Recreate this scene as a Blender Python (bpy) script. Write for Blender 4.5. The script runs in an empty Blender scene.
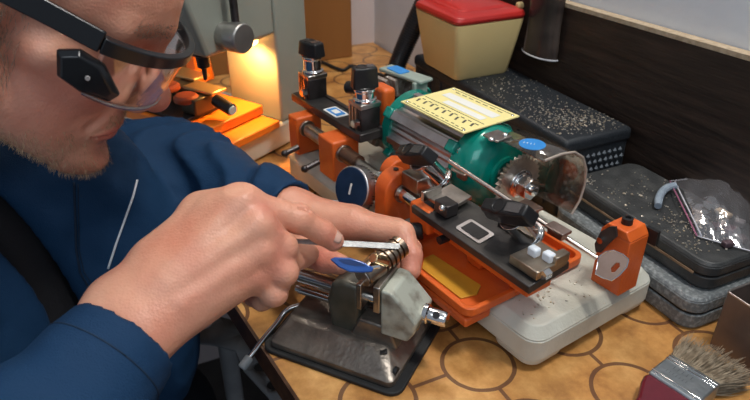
import bpy, bmesh, math, random
import numpy as np
from mathutils import Vector as V, Matrix as Mx, noise as mnoise
random.seed(7)
S = bpy.context.scene; COL = S.collection
# ---------------------------------------------------------------- camera, world, lights, exposure
CAM_H = .40; FPX = 640.0; PITCH = math.radians(30)
cd = bpy.data.cameras.new('camera'); cam = bpy.data.objects.new('camera', cd); COL.objects.link(cam)
cd.sensor_width = 36; cd.lens = 36*FPX/750; cd.clip_start = .01
cam.location = (0, 0, CAM_H); cam.rotation_euler = (math.radians(60), 0, 0); S.camera = cam
cd.dof.use_dof = True; cd.dof.focus_distance = .56; cd.dof.aperture_fstop = 11
w = bpy.data.worlds.new('world'); S.world = w; w.use_nodes = True
w.node_tree.nodes['Background'].inputs[0].default_value = (.75, .85, 1, 1)
w.node_tree.nodes['Background'].inputs[1].default_value = .24
def area(name, loc, target, size, power, col):
    l = bpy.data.lights.new(name, 'AREA'); l.size = size; l.energy = power; l.color = col
    o = bpy.data.objects.new(name, l); COL.objects.link(o); o.location = loc
    o.rotation_euler = (V(target)-V(loc)).to_track_quat('-Z', 'Y').to_euler(); return o
area('ceiling_light', (.55, .35, 1.35), (.05, .55, 0), .34, 29, (1, .97, .93))
area('cool_area_light', (-.3, -.7, 1.2), (0, .5, .05), .8, 4.5, (.82, .91, 1))  # broad cool area light, unseen, behind and above the camera
area('workshop_light', (.1, 1.1, 1.5), (0, .7, 0), .3, 7, (1, .9, .78))
S.view_settings.view_transform = 'Standard'; S.view_settings.look = 'None'
S.view_settings.exposure = 0.33; S.view_settings.gamma = 1; S.view_settings.use_curve_mapping = False
# ---------------------------------------------------------------- frames: measured pixel -> metric point
cP, sP = math.cos(PITCH), math.sin(PITCH)
def ray(u, v):
    x = (u-375)/FPX; y = (200-v)/FPX
    return V((x, cP+y*sP, -sP+y*cP))
def at(u, v, d): return V((0, 0, CAM_H)) + ray(u, v)*d
def onz(u, v, z):
    r = ray(u, v); return V((0, 0, CAM_H)) + r*((z-CAM_H)/r.z)
class Frame:
    def __init__(s, o, ang):
        s.o = V(o); s.a = ang; s.M = Mx.Translation(s.o) @ Mx.Rotation(ang, 4, 'Z'); s.I = s.M.inverted()
    def loc(s, u, v, ax, val):
        r = s.I.to_3x3() @ ray(u, v); o = s.I @ V((0, 0, CAM_H)); i = 'xyz'.index(ax)
        return o + r*((val-o[i])/r[i])
MF = Frame((.1308, .3925, 0), math.atan2(-.824, .567))       # key machine
WF = Frame((0, 0, 0), math.atan2(-.904, .428))               # wall: x = -w (towards camera), y = q (towards wall)
# ---------------------------------------------------------------- materials
MATS = {}
def mat(name, col, rough=.5, metal=0, col2=None, scale=40, bump=0, bscale=200, emit=0, trans=0, ior=1.45, alpha=1, coat=0, sss=0, detail=4, lo=.35, hi=.65, stretch=None, anis=0):
    if name in MATS: return MATS[name]
    m = bpy.data.materials.new(name); m.use_nodes = True; nt = m.node_tree; b = nt.nodes['Principled BSDF']
    b.inputs['Base Color'].default_value = (*col, 1); b.inputs['Roughness'].default_value = rough; b.inputs['Metallic'].default_value = metal
    b.inputs['Transmission Weight'].default_value = trans; b.inputs['IOR'].default_value = ior; b.inputs['Alpha'].default_value = alpha
    b.inputs['Coat Weight'].default_value = coat
    if sss: b.inputs['Subsurface Weight'].default_value = sss; b.inputs['Subsurface Radius'].default_value = (1, .35, .2); b.inputs['Subsurface Scale'].default_value = .006
    tc = nt.nodes.new('ShaderNodeTexCoord'); src = tc.outputs['Object']
    if stretch:
        mp = nt.nodes.new('ShaderNodeMapping'); mp.inputs['Scale'].default_value = stretch; nt.links.new(src, mp.inputs[0]); src = mp.outputs[0]
    if col2:
        n = nt.nodes.new('ShaderNodeTexNoise'); n.inputs['Scale'].default_value = scale; n.inputs['Detail'].default_value = detail
        r = nt.nodes.new('ShaderNodeValToRGB'); r.color_ramp.elements[0].position = lo; r.color_ramp.elements[1].position = hi
        r.color_ramp.elements[0].color = (*col, 1); r.color_ramp.elements[1].color = (*col2, 1)
        nt.links.new(src, n.inputs['Vector']); nt.links.new(n.outputs[0], r.inputs[0]); nt.links.new(r.outputs[0], b.inputs['Base Color'])
    if bump:
        n2 = nt.nodes.new('ShaderNodeTexNoise'); n2.inputs['Scale'].default_value = bscale; n2.inputs['Detail'].default_value = 3
        bp = nt.nodes.new('ShaderNodeBump'); bp.inputs['Strength'].default_value = bump; bp.inputs['Distance'].default_value = .001
        nt.links.new(src, n2.inputs['Vector']); nt.links.new(n2.outputs[0], bp.inputs['Height']); nt.links.new(bp.outputs[0], b.inputs['Normal'])
    if emit: b.inputs['Emission Color'].default_value = (*col, 1); b.inputs['Emission Strength'].default_value = emit
    MATS[name] = m; return m
ORANGE = mat('orange_enamel', (.72, .13, .018), .42, 0, (.60, .10, .015), 30, .25, 300, coat=.2)
CREAM = mat('cream_enamel', (.62, .62, .54), .5, 0, (.47, .45, .37), 14, .3, 350)
BLACK = mat('black_plastic', (.012, .012, .013), .38, bump=.15, bscale=500)
RUBBER = mat('black_rubber', (.012, .013, .014), .6, bump=.2)
CHROME = mat('chrome', (.78, .77, .75), .13, 1)
STEEL = mat('steel', (.52, .49, .45), .28, 1, (.36, .32, .28), 60, .15, 200)
DSTEEL = mat('dark_steel', (.10, .09, .09), .36, .8, (.05, .045, .045), 50, .2, 150)
BLACKBAR = mat('blackened_steel', (.035, .033, .034), .4, .5, (.07, .065, .06), 30, .3, 120)
ALU = mat('aluminium', (.62, .60, .60), .34, 1, (.48, .45, .44), 50)
GREEN = mat('green_enamel', (.0, .25, .19), .25, .1, (.0, .19, .145), 25, coat=.5)
PLABEL = mat('yellow_label', (.86, .76, .33), .5, 0)
PWHITE = mat('label_white', (.8, .8, .76), .5)
PBLACK = mat('label_ink', (.05, .045, .04), .6)
BLUE = mat('blue_label', (.03, .24, .62), .4)
WHITE = mat('white_plastic', (.75, .8, .85), .35)
def film(name, tint, gloss, rough=.06, fac=.08, nscale=60, nstr=0, haze=0, hazecol=(.8, .8, .8)):
    m = bpy.data.materials.new(name); m.use_nodes = True; nt = m.node_tree; nt.nodes.clear(); nn = nt.nodes.new; L = nt.links.new
    out = nn('ShaderNodeOutputMaterial'); tr = nn('ShaderNodeBsdfTransparent'); tr.inputs[0].default_value = (*tint, 1); gs = nn('ShaderNodeBsdfGlossy'); gs.inputs[0].default_value = (*gloss, 1); gs.inputs[1].default_value = rough
    lw = nn('ShaderNodeLayerWeight'); lw.inputs[0].default_value = .35; mp = nn('ShaderNodeMath'); mp.operation = 'MULTIPLY_ADD'; mp.inputs[1].default_value = .75; mp.inputs[2].default_value = fac; mp.use_clamp = True; L(lw.outputs[1], mp.inputs[0])
    mx = nn('ShaderNodeMixShader'); L(mp.outputs[0], mx.inputs[0]); L(tr.outputs[0], mx.inputs[1]); L(gs.outputs[0], mx.inputs[2]); last = mx
    if nstr:
        tc = nn('ShaderNodeTexCoord'); n = nn('ShaderNodeTexNoise'); n.inputs['Scale'].default_value = nscale; n.inputs['Detail'].default_value = 3; bp = nn('ShaderNodeBump'); bp.inputs['Strength'].default_value = nstr; bp.inputs['Distance'].default_value = .004
        L(tc.outputs['Object'], n.inputs[0]); L(n.outputs[0], bp.inputs['Height']); L(bp.outputs[0], gs.inputs['Normal']); L(bp.outputs[0], lw.inputs['Normal'])
    if haze:
        df = nn('ShaderNodeBsdfDiffuse'); df.inputs[0].default_value = (*hazecol, 1); m2 = nn('ShaderNodeMixShader'); m2.inputs[0].default_value = haze; L(last.outputs[0], m2.inputs[1]); L(df.outputs[0], m2.inputs[2]); last = m2
    L(last.outputs[0], out.inputs[0]); return m
# ---------------------------------------------------------------- mesh builder
class B:
    def __init__(s): s.b = bmesh.new()
    def _x(s, vs, M):
        if M is not None: bmesh.ops.transform(s.b, matrix=M, verts=vs)
    def box(s, c, size, rot=None, taper=None):
        r = bmesh.ops.create_cube(s.b, size=1)['verts']
        for v in r:
            v.co = V((v.co.x*size[0], v.co.y*size[1], v.co.z*size[2]))
            if taper and v.co.z > 0: v.co.x *= taper[0]; v.co.y *= taper[1]
        M = Mx.Translation(V(c))
        if rot is not None: M = M @ (rot.to_4x4() if hasattr(rot, 'to_4x4') else rot)
        s._x(r, M); return s
    def cyl(s, a, b, r1, r2=None, n=24):
        a, b = V(a), V(b); r2 = r1 if r2 is None else r2; d = b-a
        q = d.to_track_quat('Z', 'Y').to_matrix().to_4x4()
        r = bmesh.ops.create_cone(s.b, cap_ends=True, segments=n, radius1=r1, radius2=r2, depth=d.length)['verts']
        s._x(r, Mx.Translation((a+b)/2) @ q); return s
    def lathe(s, a, d, prof, n=32):
        # prof: list of (distance along d, radius)
        a = V(a); q = V(d).to_track_quat('Z', 'Y').to_matrix()
        rings = []
        for t, r in prof:
            rings.append([s.b.verts.new(a + q @ V((r*math.cos(2*math.pi*i/n), r*math.sin(2*math.pi*i/n), t))) for i in range(n)])
        for A, C in zip(rings, rings[1:]):
            for i in range(n): s.b.faces.new((A[i], A[(i+1) % n], C[(i+1) % n], C[i]))
        if prof[0][1] > 1e-6: s.b.faces.new(rings[0][::-1])
        if prof[-1][1] > 1e-6: s.b.faces.new(rings[-1])
        return s
    def tube(s, pts, r, n=10, closed=False, cap=True):
        pts = [V(p) for p in pts]; R = r if isinstance(r, (list, tuple)) else [r]*len(pts); rings = []; up = None; N = len(pts)
        for i, p in enumerate(pts):
            t = (pts[(i+1) % N]-pts[i-1]) if closed else (pts[min(i+1, N-1)]-pts[max(i-1, 0)])
            t.normalize()
            if up is None: up = t.orthogonal().normalized()
            up = (up - t*up.dot(t)).normalized(); sd = t.cross(up)
            rings.append([s.b.verts.new(p + up*(R[i]*math.cos(2*math.pi*k/n)) + sd*(R[i]*math.sin(2*math.pi*k/n))) for k in range(n)])
        for i in range(N if closed else N-1):
            A, C = rings[i], rings[(i+1) % N]
            for k in range(n): s.b.faces.new((A[k], A[(k+1) % n], C[(k+1) % n], C[k]))
        if not closed and cap: s.b.faces.new(rings[0][::-1]); s.b.faces.new(rings[-1])
        return s
    def prism(s, poly, h0, h1, M=None, top=None):
        # poly: 2D outline in the local xy plane, extruded h0..h1 along z; M places it
        top = top or poly
        a = [s.b.verts.new((x, y, h0)) for x, y in poly]; b = [s.b.verts.new((x, y, h1)) for x, y in top]; n = len(a)
        s.b.faces.new(a[::-1]); s.b.faces.new(b)
        for i in range(n): s.b.faces.new((a[i], a[(i+1) % n], b[(i+1) % n], b[i]))
        s._x(a+b, M); return s
    def ball(s, c, r, seg=20, sc=(1, 1, 1)):
        v = bmesh.ops.create_uvsphere(s.b, u_segments=seg, v_segments=seg//2, radius=r)['verts']
        s._x(v, Mx.Translation(V(c)) @ Mx.Diagonal((*sc, 1))); return s
    def build(s, name, m, parent=None, bev=0, seg=2, smooth=35, M=None, sub=0):
        bmesh.ops.recalc_face_normals(s.b, faces=s.b.faces)
        me = bpy.data.meshes.new(name); s.b.to_mesh(me); s.b.free()
        for p in me.polygons: p.use_smooth = True
        if smooth < 180: me.set_sharp_from_angle(angle=math.radians(smooth))
        me.materials.append(m); o = bpy.data.objects.new(name, me); COL.objects.link(o)
        if parent is not None: o.parent = parent
        if M is not None: o.matrix_local = M
        if bev:
            md = o.modifiers.new('bevel', 'BEVEL'); md.width = bev; md.segments = seg; md.limit_method = 'ANGLE'; md.angle_limit = math.radians(35); md.harden_normals = False
        if sub:
            md = o.modifiers.new('sub', 'SUBSURF'); md.levels = sub; md.render_levels = sub
        return o
def tag(o, label=None, cat=None, group=None, kind=None):
    for k, x in (('label', label), ('category', cat), ('group', group), ('kind', kind)):
        if x: o[k] = x
    return o
def thing(name, label, cat, frame=None, loc=(0, 0, 0), group=None, rot=None):
    o = bpy.data.objects.new(name, None); COL.objects.link(o); o.empty_display_size = .02
    M = (frame.M if frame else Mx.Identity(4)) @ Mx.Translation(V(loc))
    if rot is not None: M = M @ Mx.Rotation(rot, 4, 'Z')
    o.matrix_world = M
    return tag(o, label, cat, group)
def rrect(x0, x1, y0, y1, r, n=5):
    out = []
    for cx, cy, a in ((x1-r, y1-r, 0), (x0+r, y1-r, 90), (x0+r, y0+r, 180), (x1-r, y0+r, 270)):
        for k in range(n+1):
            t = math.radians(a+90*k/n); out.append((cx+r*math.cos(t), cy+r*math.sin(t)))
    return out
def frameM(o, x, z):
    x = V(x).normalized(); z = V(z); z = (z - x*z.dot(x)).normalized(); y = z.cross(x)
    return Mx(((x.x, y.x, z.x, o[0]), (x.y, y.y, z.y, o[1]), (x.z, y.z, z.z, o[2]), (0, 0, 0, 1)))
# tiny stroke font for printed marks: polylines on a 4x6 grid
GL = {'A': [[(0,0),(2,6),(4,0)],[(1,2.4),(3,2.4)]], 'B': [[(0,0),(0,6),(3,6),(3.6,4.6),(3,3.2),(0,3.2)],[(3,3.2),(4,1.6),(3,0),(0,0)]], 'E': [[(4,0),(0,0),(0,6),(4,6)],[(0,3),(3,3)]],
 'I': [[(2,0),(2,6)]], 'T': [[(2,0),(2,6)],[(0,6),(4,6)]], 'O': [[(0,1),(0,5),(1,6),(3,6),(4,5),(4,1),(3,0),(1,0),(0,1)]], 'N': [[(0,0),(0,6),(4,0),(4,6)]], 'R': [[(0,0),(0,6),(3.5,6),(4,4.6),(3.5,3.2),(0,3.2)],[(2,3.2),(4,0)]],
 'S': [[(0,.6),(1,0),(3,0),(4,1.4),(3,3),(1,3),(0,4.6),(1,6),(3,6),(4,5.4)]], 'C': [[(4,5),(3,6),(1,6),(0,5),(0,1),(1,0),(3,0),(4,1)]], '2': [[(0,5),(1,6),(3,6),(4,5),(4,4),(0,0),(4,0)]], '0': [[(0,1),(0,5),(1,6),(3,6),(4,5),(4,1),(3,0),(1,0),(0,1)]], '5': [[(4,6),(0,6),(0,3.4),(3,3.4),(4,2.4),(4,1),(3,0),(0,0)]], ' ': []}
def text_strokes(bld, txt, M, h, wd=.18):
    sc = h/6; x = 0
    for ch in txt:
        for pl in GL.get(ch, []):
            for (x0, y0), (x1, y1) in zip(pl, pl[1:]):
                a = V(((x+x0)*sc, y0*sc, 0)); b = V(((x+x1)*sc, y1*sc, 0)); d = (b-a).normalized(); n = V((-d.y, d.x, 0))*h*wd*.5
                vs = [bld.b.verts.new(M @ p) for p in (a-n, b-n, b+n, a+n)]; bld.b.faces.new(vs)
        x += 5.6
# ================================================================ SETTING
def structure(o): o['kind'] = 'structure'; return o
WALLM = mat('wall_paint', (.74, .78, .82), .8, 0, (.68, .71, .75), 6, .3, 120)
FLOORM = mat('floor_dark', (.035, .03, .028), .7, 0, (.05, .045, .04), 12)
o = B().box((0, .9, -.775), (4, 4, .05)).build('floor', FLOORM); structure(o)
wf = WF.M
# wall_right: plane q=.59; wall_back: w=1.12
o = B().box((0, .64, .6), (3.2, .1, 2.7)).build('wall_right', WALLM, M=wf); structure(o)
o = B().box((-1.30, -.5, .6), (.1, 2.4, 2.7)).build('wall_back', mat('wall_paint_warm', (.66, .58, .57), .8, 0, (.60, .53, .52), 5, .3, 120), M=wf); structure(o)
# table
TM = bpy.data.materials.new('printed_table_top'); TM.use_nodes = True; nt = TM.node_tree; N = nt.nodes; Lk = nt.links; bs = N['Principled BSDF']
bs.inputs['Roughness'].default_value = .38; bs.inputs['Coat Weight'].default_value = .15
tc = N.new('ShaderNodeTexCoord')
def math_n(op, a, b=None, c=None):
    n = N.new('ShaderNodeMath'); n.operation = op
    for i, x in enumerate((a, b, c)):
        if x is None: continue
        if isinstance(x, (int, float)): n.inputs[i].default_value = x
        else: Lk.new(x, n.inputs[i])
    return n.outputs[0]
sep = N.new('ShaderNodeSeparateXYZ'); Lk.new(tc.outputs['Object'], sep.inputs[0])
px_, py_ = .080, .096; RR = .031
gx = math_n('SUBTRACT', math_n('FRACT', math_n('ADD', math_n('DIVIDE', math_n('ADD', sep.outputs[0], .252), px_), 20.5)), .5)
gy = math_n('SUBTRACT', math_n('FRACT', math_n('ADD', math_n('DIVIDE', math_n('SUBTRACT', sep.outputs[1], .352), py_), 20.5)), .5)
ax = math_n('MULTIPLY', gx, px_); ay = math_n('MULTIPLY', gy, py_)
rad = math_n('SQRT', math_n('ADD', math_n('MULTIPLY', ax, ax), math_n('MULTIPLY', ay, ay)))
wn = N.new('ShaderNodeTexNoise'); wn.inputs['Scale'].default_value = 60; Lk.new(tc.outputs['Object'], wn.inputs[0])
wob = math_n('MULTIPLY', math_n('SUBTRACT', wn.outputs[0], .5), .0015)
ring = math_n('LESS_THAN', math_n('ABSOLUTE', math_n('ADD', math_n('SUBTRACT', rad, RR), wob)), .0019)
outside = math_n('GREATER_THAN', rad, RR)
bar1 = math_n('MULTIPLY', outside, math_n('LESS_THAN', math_n('ABSOLUTE', ay), .0018))
bar2 = math_n('MULTIPLY', outside, math_n('LESS_THAN', math_n('ABSOLUTE', ax), .0018))
line = math_n('MAXIMUM', ring, math_n('MAXIMUM', bar1, bar2))
n1 = N.new('ShaderNodeTexNoise'); n1.inputs['Scale'].default_value = 28; n1.inputs['Detail'].default_value = 6; n1.inputs['Roughness'].default_value = .65; Lk.new(tc.outputs['Object'], n1.inputs[0])
cr = N.new('ShaderNodeValToRGB'); e = cr.color_ramp.elements
e[0].position = .3; e[0].color = (.30, .12, .03, 1); e[1].position = .7; e[1].color = (.72, .40, .14, 1)
k = cr.color_ramp.elements.new(.5); k.color = (.52, .25, .07, 1)
Lk.new(n1.outputs[0], cr.inputs[0])
mxn = N.new('ShaderNodeMixRGB'); Lk.new(math_n('MULTIPLY', line, .85), mxn.inputs[0]); Lk.new(cr.outputs[0], mxn.inputs[1]); mxn.inputs[2].default_value = (.09, .035, .02, 1)
Lk.new(mxn.outputs[0], bs.inputs['Base Color'])
tb = thing('workbench', 'amber printed workbench top with brown ring pattern', 'table')
# left edge from the measured line, local W frame coordinates
eA = onz(240, 310, 0); eB = onz(300, 400, 0); dE = (eB-eA).normalized()
a0 = eA - dE*.62; a1 = eA + dE*.40
ri = wf.inverted()
def W2(p): q = ri @ V(p); return (q.x, q.y)
yR = .575
xa = W2(a0); xb = W2(a1)
poly = [xa, xb, (xb[0]+.02, yR+.012), (-1.25, yR+.012), (-1.25, xa[1])]
o = B().prism(poly, -.028, 0).build('table_top', TM, tb, M=wf)
EDGE = mat('dark_wood_edge', (.10, .045, .022), .45, 0, (.05, .022, .012), 60)
nE = V((-dE.y, dE.x, 0)); nE = nE if nE.x < 0 else -nE
o = B().tube([a0 + nE*.001 + V((0, 0, -.014)), a1 + nE*.001 + V((0, 0, -.014))], .001).build('dummy', EDGE, tb); bpy.data.objects.remove(o)
c = (a0+a1)/2 + nE*.0015; o = B().box((c.x, c.y, -.0145), ((a1-a0).length, .003, .029), Mx.Rotation(math.atan2(dE.y, dE.x), 3, 'Z')).build('edge_band', EDGE, tb)
for i, (lx, ly) in enumerate(((-.98, .0), (-.98, .5), (-.05, .5), (-.15, .3))):
    B().box((lx, ly, -.39), (.05, .05, .72)).build('leg', EDGE, tb, M=wf)
# dark backboard
bd = thing('backboard', 'dark brown wood grain board with pale sawn top edge leaning at the wall', 'board', WF)
WOOD = mat('dark_wood_grain', (.012, .008, .007), .48, 0, (.045, .028, .021), 9, .5, 30, stretch=(1.2, 1, 16), detail=8, lo=.3, hi=.7)
zt0 = .206; zt1 = .226
def slab(q0, q1, z0l, z0r, z1l, z1r, xl, xr):
    b = B(); vs = [b.b.verts.new(p) for p in ((xl, q0, z0l), (xr, q0, z0r), (xr, q1, z0r), (xl, q1, z0l), (xl, q0, z1l), (xr, q0, z1r), (xr, q1, z1r), (xl, q1, z1l))]
    for f in ((0,1,5,4),(1,2,6,5),(2,3,7,6),(3,0,4,7),(0,3,2,1),(4,5,6,7)): b.b.faces.new([vs[i] for i in f])
    return b
slab(.575, .5885, 0.0005, 0.0005, .200, .2167, -.86, -.05).build('panel', WOOD, bd)
slab(.5745, .5885, .2005, .2172, .2055, .2222, -.86, -.05).build('pale_edge', mat('raw_particle_edge', (.50, .40, .28), .8, 0, (.38, .29, .19), 150, .4), bd)['label'] = 'pale sawn edge'
# wooden panel by the back wall
p = onz(345, 62, 0); q = onz(300, 72, 0)
cab = thing('cabinet_side', 'plain brown wooden cabinet behind the grey-green machine', 'cabinet', None, (0, 0, 0))
BW = mat('brown_board', (.30, .13, .035), .5, 0, (.22, .09, .025), 8, .2, 60, stretch=(1, 1, .2))
g = wf.inverted() @ onz(350, 55, 0)
o = B().box((-1.20, g.y-.35, .32), (.05, .70, .64)).build('side_panel', BW, cab, M=wf, bev=.002)
# ================================================================ KEY CUTTING MACHINE (frame MF: x along, y across, z up)
mc = thing('key_cutting_machine', 'key cutting machine with green motor, orange carriage and cream cast base', 'machine', MF)
b = B(); b.prism(rrect(-.438, 0, 0, .165, .016), .013, .034); b.prism(rrect(-.438, 0, 0, .165, .016), .034, .044, top=rrect(-.430, -.008, .008, .157, .012))
for x in (-.413, -.027):
    for y in (.024, .141): b.prism(rrect(x-.024, x+.024, y-.022, y+.022, .012), .006, .0131, top=rrect(x-.026, x+.026, y-.0235, y+.0235, .014))
b.build('base', CREAM, mc, bev=.0012)
for x in (-.415, -.022):
    for y in (.022, .143): B().lathe((x, y, 0), (0, 0, 1), [(0, .009), (.002, .0105), (.0062, .0105)]).build('rubber_foot', RUBBER, mc)
# orange chip tray
def tray(x0, x1, y0, y1, z0, zf, z1, wt, r=.01):
    b = B(); n = 6; O = rrect(x0, x1, y0, y1, r, n); I = rrect(x0+wt, x1-wt, y0+wt, y1-wt, max(r-wt*.5, .002), n); Ob = rrect(x0+.004, x1-.004, y0+.004, y1-.004, r, n)
    L = [[b.b.verts.new((x, y, z)) for x, y in P_] for P_, z in ((Ob, z0), (O, z0+.004), (O, z1), (I, z1), (I, zf))]
    b.b.faces.new(L[0][::-1]); b.b.faces.new(L[-1])
    for A, C in zip(L, L[1:]):
        m_ = len(A)
        for i in range(m_): b.b.faces.new((A[i], A[(i+1) % m_], C[(i+1) % m_], C[i]))
    return b
tray(-.172, -.045, -.034, .112, .0442, .0475, .0560, .0045).build('chip_tray', ORANGE, mc, bev=.0008)
B().box((-.1085, -.0185, .0398), (.120, .029, .0088)).build('tray_underside', ORANGE, mc, bev=.002)
YI = mat('yellow_oiled_plate', (.80, .40, .03), .3, 0, (.45, .22, .03), 20, lo=.3, hi=.75, coat=.4)
pts = [MF.loc(u, v, 'z', .0492) for u, v in ((433, 254), (481, 285), (477, 294), (461, 298), (422, 268), (424, 258))]
B().prism([(p.x, p.y) for p in pts], .0476, .0492).build('yellow_insert', YI, mc, bev=.0004)
# right carriage: pivot shaft, orange arm
B().cyl((-.245, .015, .080), (-.150, .015, .080), .0075).build('pivot_shaft', CHROME, mc, bev=.0006)
B().cyl((-.435, .015, .080), (-.245, .015, .080), .006).build('pivot_shaft', STEEL, mc, bev=.0006)
b = B(); b.box((-.095, .020, .077), (.150, .030, .017)); b.box((-.155, .015, .080), (.03, .034, .026)); b.box((-.048, .030, .066), (.010, .022, .030)); b.box((-.10, .045, .060), (.02, .05, .024)); b.build('carriage_arm', ORANGE, mc, bev=.003, seg=3)
B().cyl((-.120, .005, .075), (-.120, -.005, .075), .004).build('stop_screw', BLACK, mc)
B().cyl((-.150, .0, .068), (-.172, -.028, .064), .0085, .0085).build('lever_grip', RUBBER, mc, bev=.001)
# plate (tilted towards the operator)
T = Mx.Translation((-.087, .018, .0905)) @ Mx.Rotation(math.radians(8), 4, 'X')
B().box((0, 0, 0), (.152, .046, .008)).build('carriage_plate', BLACKBAR, mc, M=T, bev=.0008)
B().prism(rrect(-.016, .016, -.0095, .0095, .003), .0041, .0050, M=Mx.Translation((-.005, -.006, 0))).build('badge', ALU, mc, M=T)
B().prism(rrect(-.0115, .0115, -.0065, .0065, .001), .0051, .0056, M=Mx.Translation((-.005, -.006, 0))).build('badge_field', BLACK, mc, M=T)
# wing knob on clamps
def clamp(x, y, z0, ztop, ang, parent, hk=.017, lk=.046, wk=.017, tilt=None):
    r = Mx.Translation((x, y, 0)) @ Mx.Rotation(ang, 4, 'Z')
    if tilt is not None: r = Mx.Translation((x, y, z0)) @ V((0, 0, 1)).rotation_difference(tilt.normalized()).to_matrix().to_4x4() @ Mx.Rotation(ang, 4, 'Z') @ Mx.Translation((0, 0, -z0))
    st = B().lathe((0, 0, z0), (0, 0, 1), [(0, .0138), (.003, .0138), (.004, .0112), (ztop-hk-z0-.004, .0112), (ztop-hk-z0-.003, .0125), (ztop-hk-z0, .0125)]).build('clamp_stud', CHROME, parent, M=r, bev=.0004)
    h = hk; L2 = lk/2; W = wk/2
    k = B(); out = [(-L2, -W*.75), (-L2*.35, -W), (L2*.35, -W), (L2, -W*.75), (L2, W*.75), (L2*.35, W), (-L2*.35, W), (-L2, W*.75)]
    k.prism(out, ztop-h, ztop, top=[(a*.9, c*.86) for a, c in out])
    kn = k.build('wing_knob', BLACK, parent, M=r, bev=.002, seg=3)
    B().lathe((-L2*.2, 0, ztop-.001), (0, 0, 1), [(0, .0072), (.0016, .0068), (.0018, .0055), (.0012, .005)]).build('knob_cap', BLACK, kn)
    B().prism(rrect(L2*.12, L2*.72, -W*.5, W*.5, .001), ztop, ztop+.0007).build('knob_mark', mat('knob_badge', (.16, .15, .15), .25, .7), kn)
    return kn
for (bu_, bv_, tu_, tv_, an_) in ((441, 180, 410, 149, 6), (530, 236, 503, 206, 12)):
    b0 = MF.loc(bu_, bv_, 'z', .097); t0 = MF.loc(tu_, tv_, 'z', .134)
    clamp(b0.x, b0.y, .097, .097+(t0-b0).length, math.radians(an_), mc, lk=.050, tilt=t0-b0)
# vise jaws under the clamps
def jaw(x, y, z, parent):
    b = B(); b.box((x, y, z+.006), (.030, .034, .012)); b.box((x-.002, y+.018, z+.012), (.028, .010, .010)); b.build('lower_jaw', STEEL, parent, bev=.001)
    B().box((x, y, z+.016), (.026, .030, .006)).build('upper_jaw', STEEL, parent, bev=.001)
    B().cyl((x+.008, y-.018, z+.006), (x+.008, y-.024, z+.006), .0035, n=6).build('jaw_screw', CHROME, parent)

B().box((-.190, .030, .098), (.026, .034, .016)).build('clamp_block', STEEL, mc, bev=.001)
B().box((-.070, .042, .0965), (.030, .022, .010)).build('clamp_block', DSTEEL, mc, bev=.001)
# side steel pieces with pads
b = B(); b.box((-.140, .022, .102), (.030, .030, .004), Mx.Rotation(.15, 3, 'X')); b.box((-.152, .010, .105), (.004, .022, .010)); b.build('key_rest', STEEL, mc, bev=.0006)
B().box((-.130, .010, .101), (.018, .014, .012)).build('rest_block', DSTEEL, mc, bev=.001)
B().ball((-.124, .000, .106), .0032).build('rest_screw', CHROME, mc)
b = B(); b.box((-.026, .020, .098), (.030, .036, .008)); b.box((-.014, .030, .104), (.008, .016, .008)); b.build('key_rest', mat('brassy_steel', (.50, .42, .33), .3, 1, (.34, .27, .20), 60), mc, bev=.0008)
for dx, dy in ((-.030, .018), (-.018, .022)): B().box((dx, dy, .1055), (.009, .0075, .008)).build('white_cap', WHITE, mc, bev=.0015)
B().cyl((-.008, .012, .100), (-.008, .005, .100), .0042, n=6).build('rest_screw', CHROME, mc)
COPPER = mat('coppery_steel', (.60, .45, .38), .3, 1, (.45, .33, .28), 80)
for u, v, z in ((462, 171, .108), (530, 206, .108), (558, 229, .106)):
    p = MF.loc(u, v, 'z', z); b = B(); b.box(p, (.020, .012, .003)); b.box(p - V((0, 0, .004)), (.016, .008, .006)); b.build('jaw_pad', COPPER, mc, bev=.0005)
# orange bearing brackets on the shaft
def arch(x, w_, y, z0, zc, r):
    b = B(); poly = [(y-r, z0), (y+r, z0)] + [(y+r*math.cos(t*math.pi/10), zc+r*math.sin(t*math.pi/10)) for t in range(11)]
    b.prism([(a, c) for a, c in poly], -w_/2, w_/2, M=frameM((x, 0, 0), (0, 1, 0), (1, 0, 0))); return b
arch(-.215, .020, .015, .0442, .082, .020).build('shaft_bracket', ORANGE, mc, bev=.002, seg=3)
B().cyl((-.215, .015, .1018), (-.215, .015, .1032), .003, n=6).build('grub_screw', BLACK, mc)
B().cyl((-.2045, .015, .080), (-.2015, .015, .080), .010).build('shaft_collar', STEEL, mc, bev=.0005)
arch(-.250, .016, .040, .0442, .078, .016).build('rear_bracket', ORANGE, mc, bev=.002, seg=3)
for x, ww in ((-.415, .022), (-.335, .034)):
    B().box((x, .020, .0695), (ww, .036, .050)).build('shaft_block', ORANGE, mc, bev=.0025, seg=3)
for x in (-.403, -.317): B().cyl((x, .015, .080), (x+.004, .015, .080), .0105).build('shaft_collar', STEEL, mc, bev=.0006)
B().cyl((-.395, .015, .08), (-.356, .015, .08), .0085).build('shaft_sleeve', STEEL, mc, bev=.0006)
B().cyl((-.313, .015, .08), (-.285, .015, .08), .009).build('shaft_sleeve', mat('bronze_sleeve', (.16, .09, .06), .4, .8), mc)
for x in (-.395, -.345): 
    b = B(); b.cyl((x, -.002, .062), (x, -.020, .058), .0035); b.ball((x, -.021, .058), .0045); b.build('bracket_screw', DSTEEL, mc)
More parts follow.
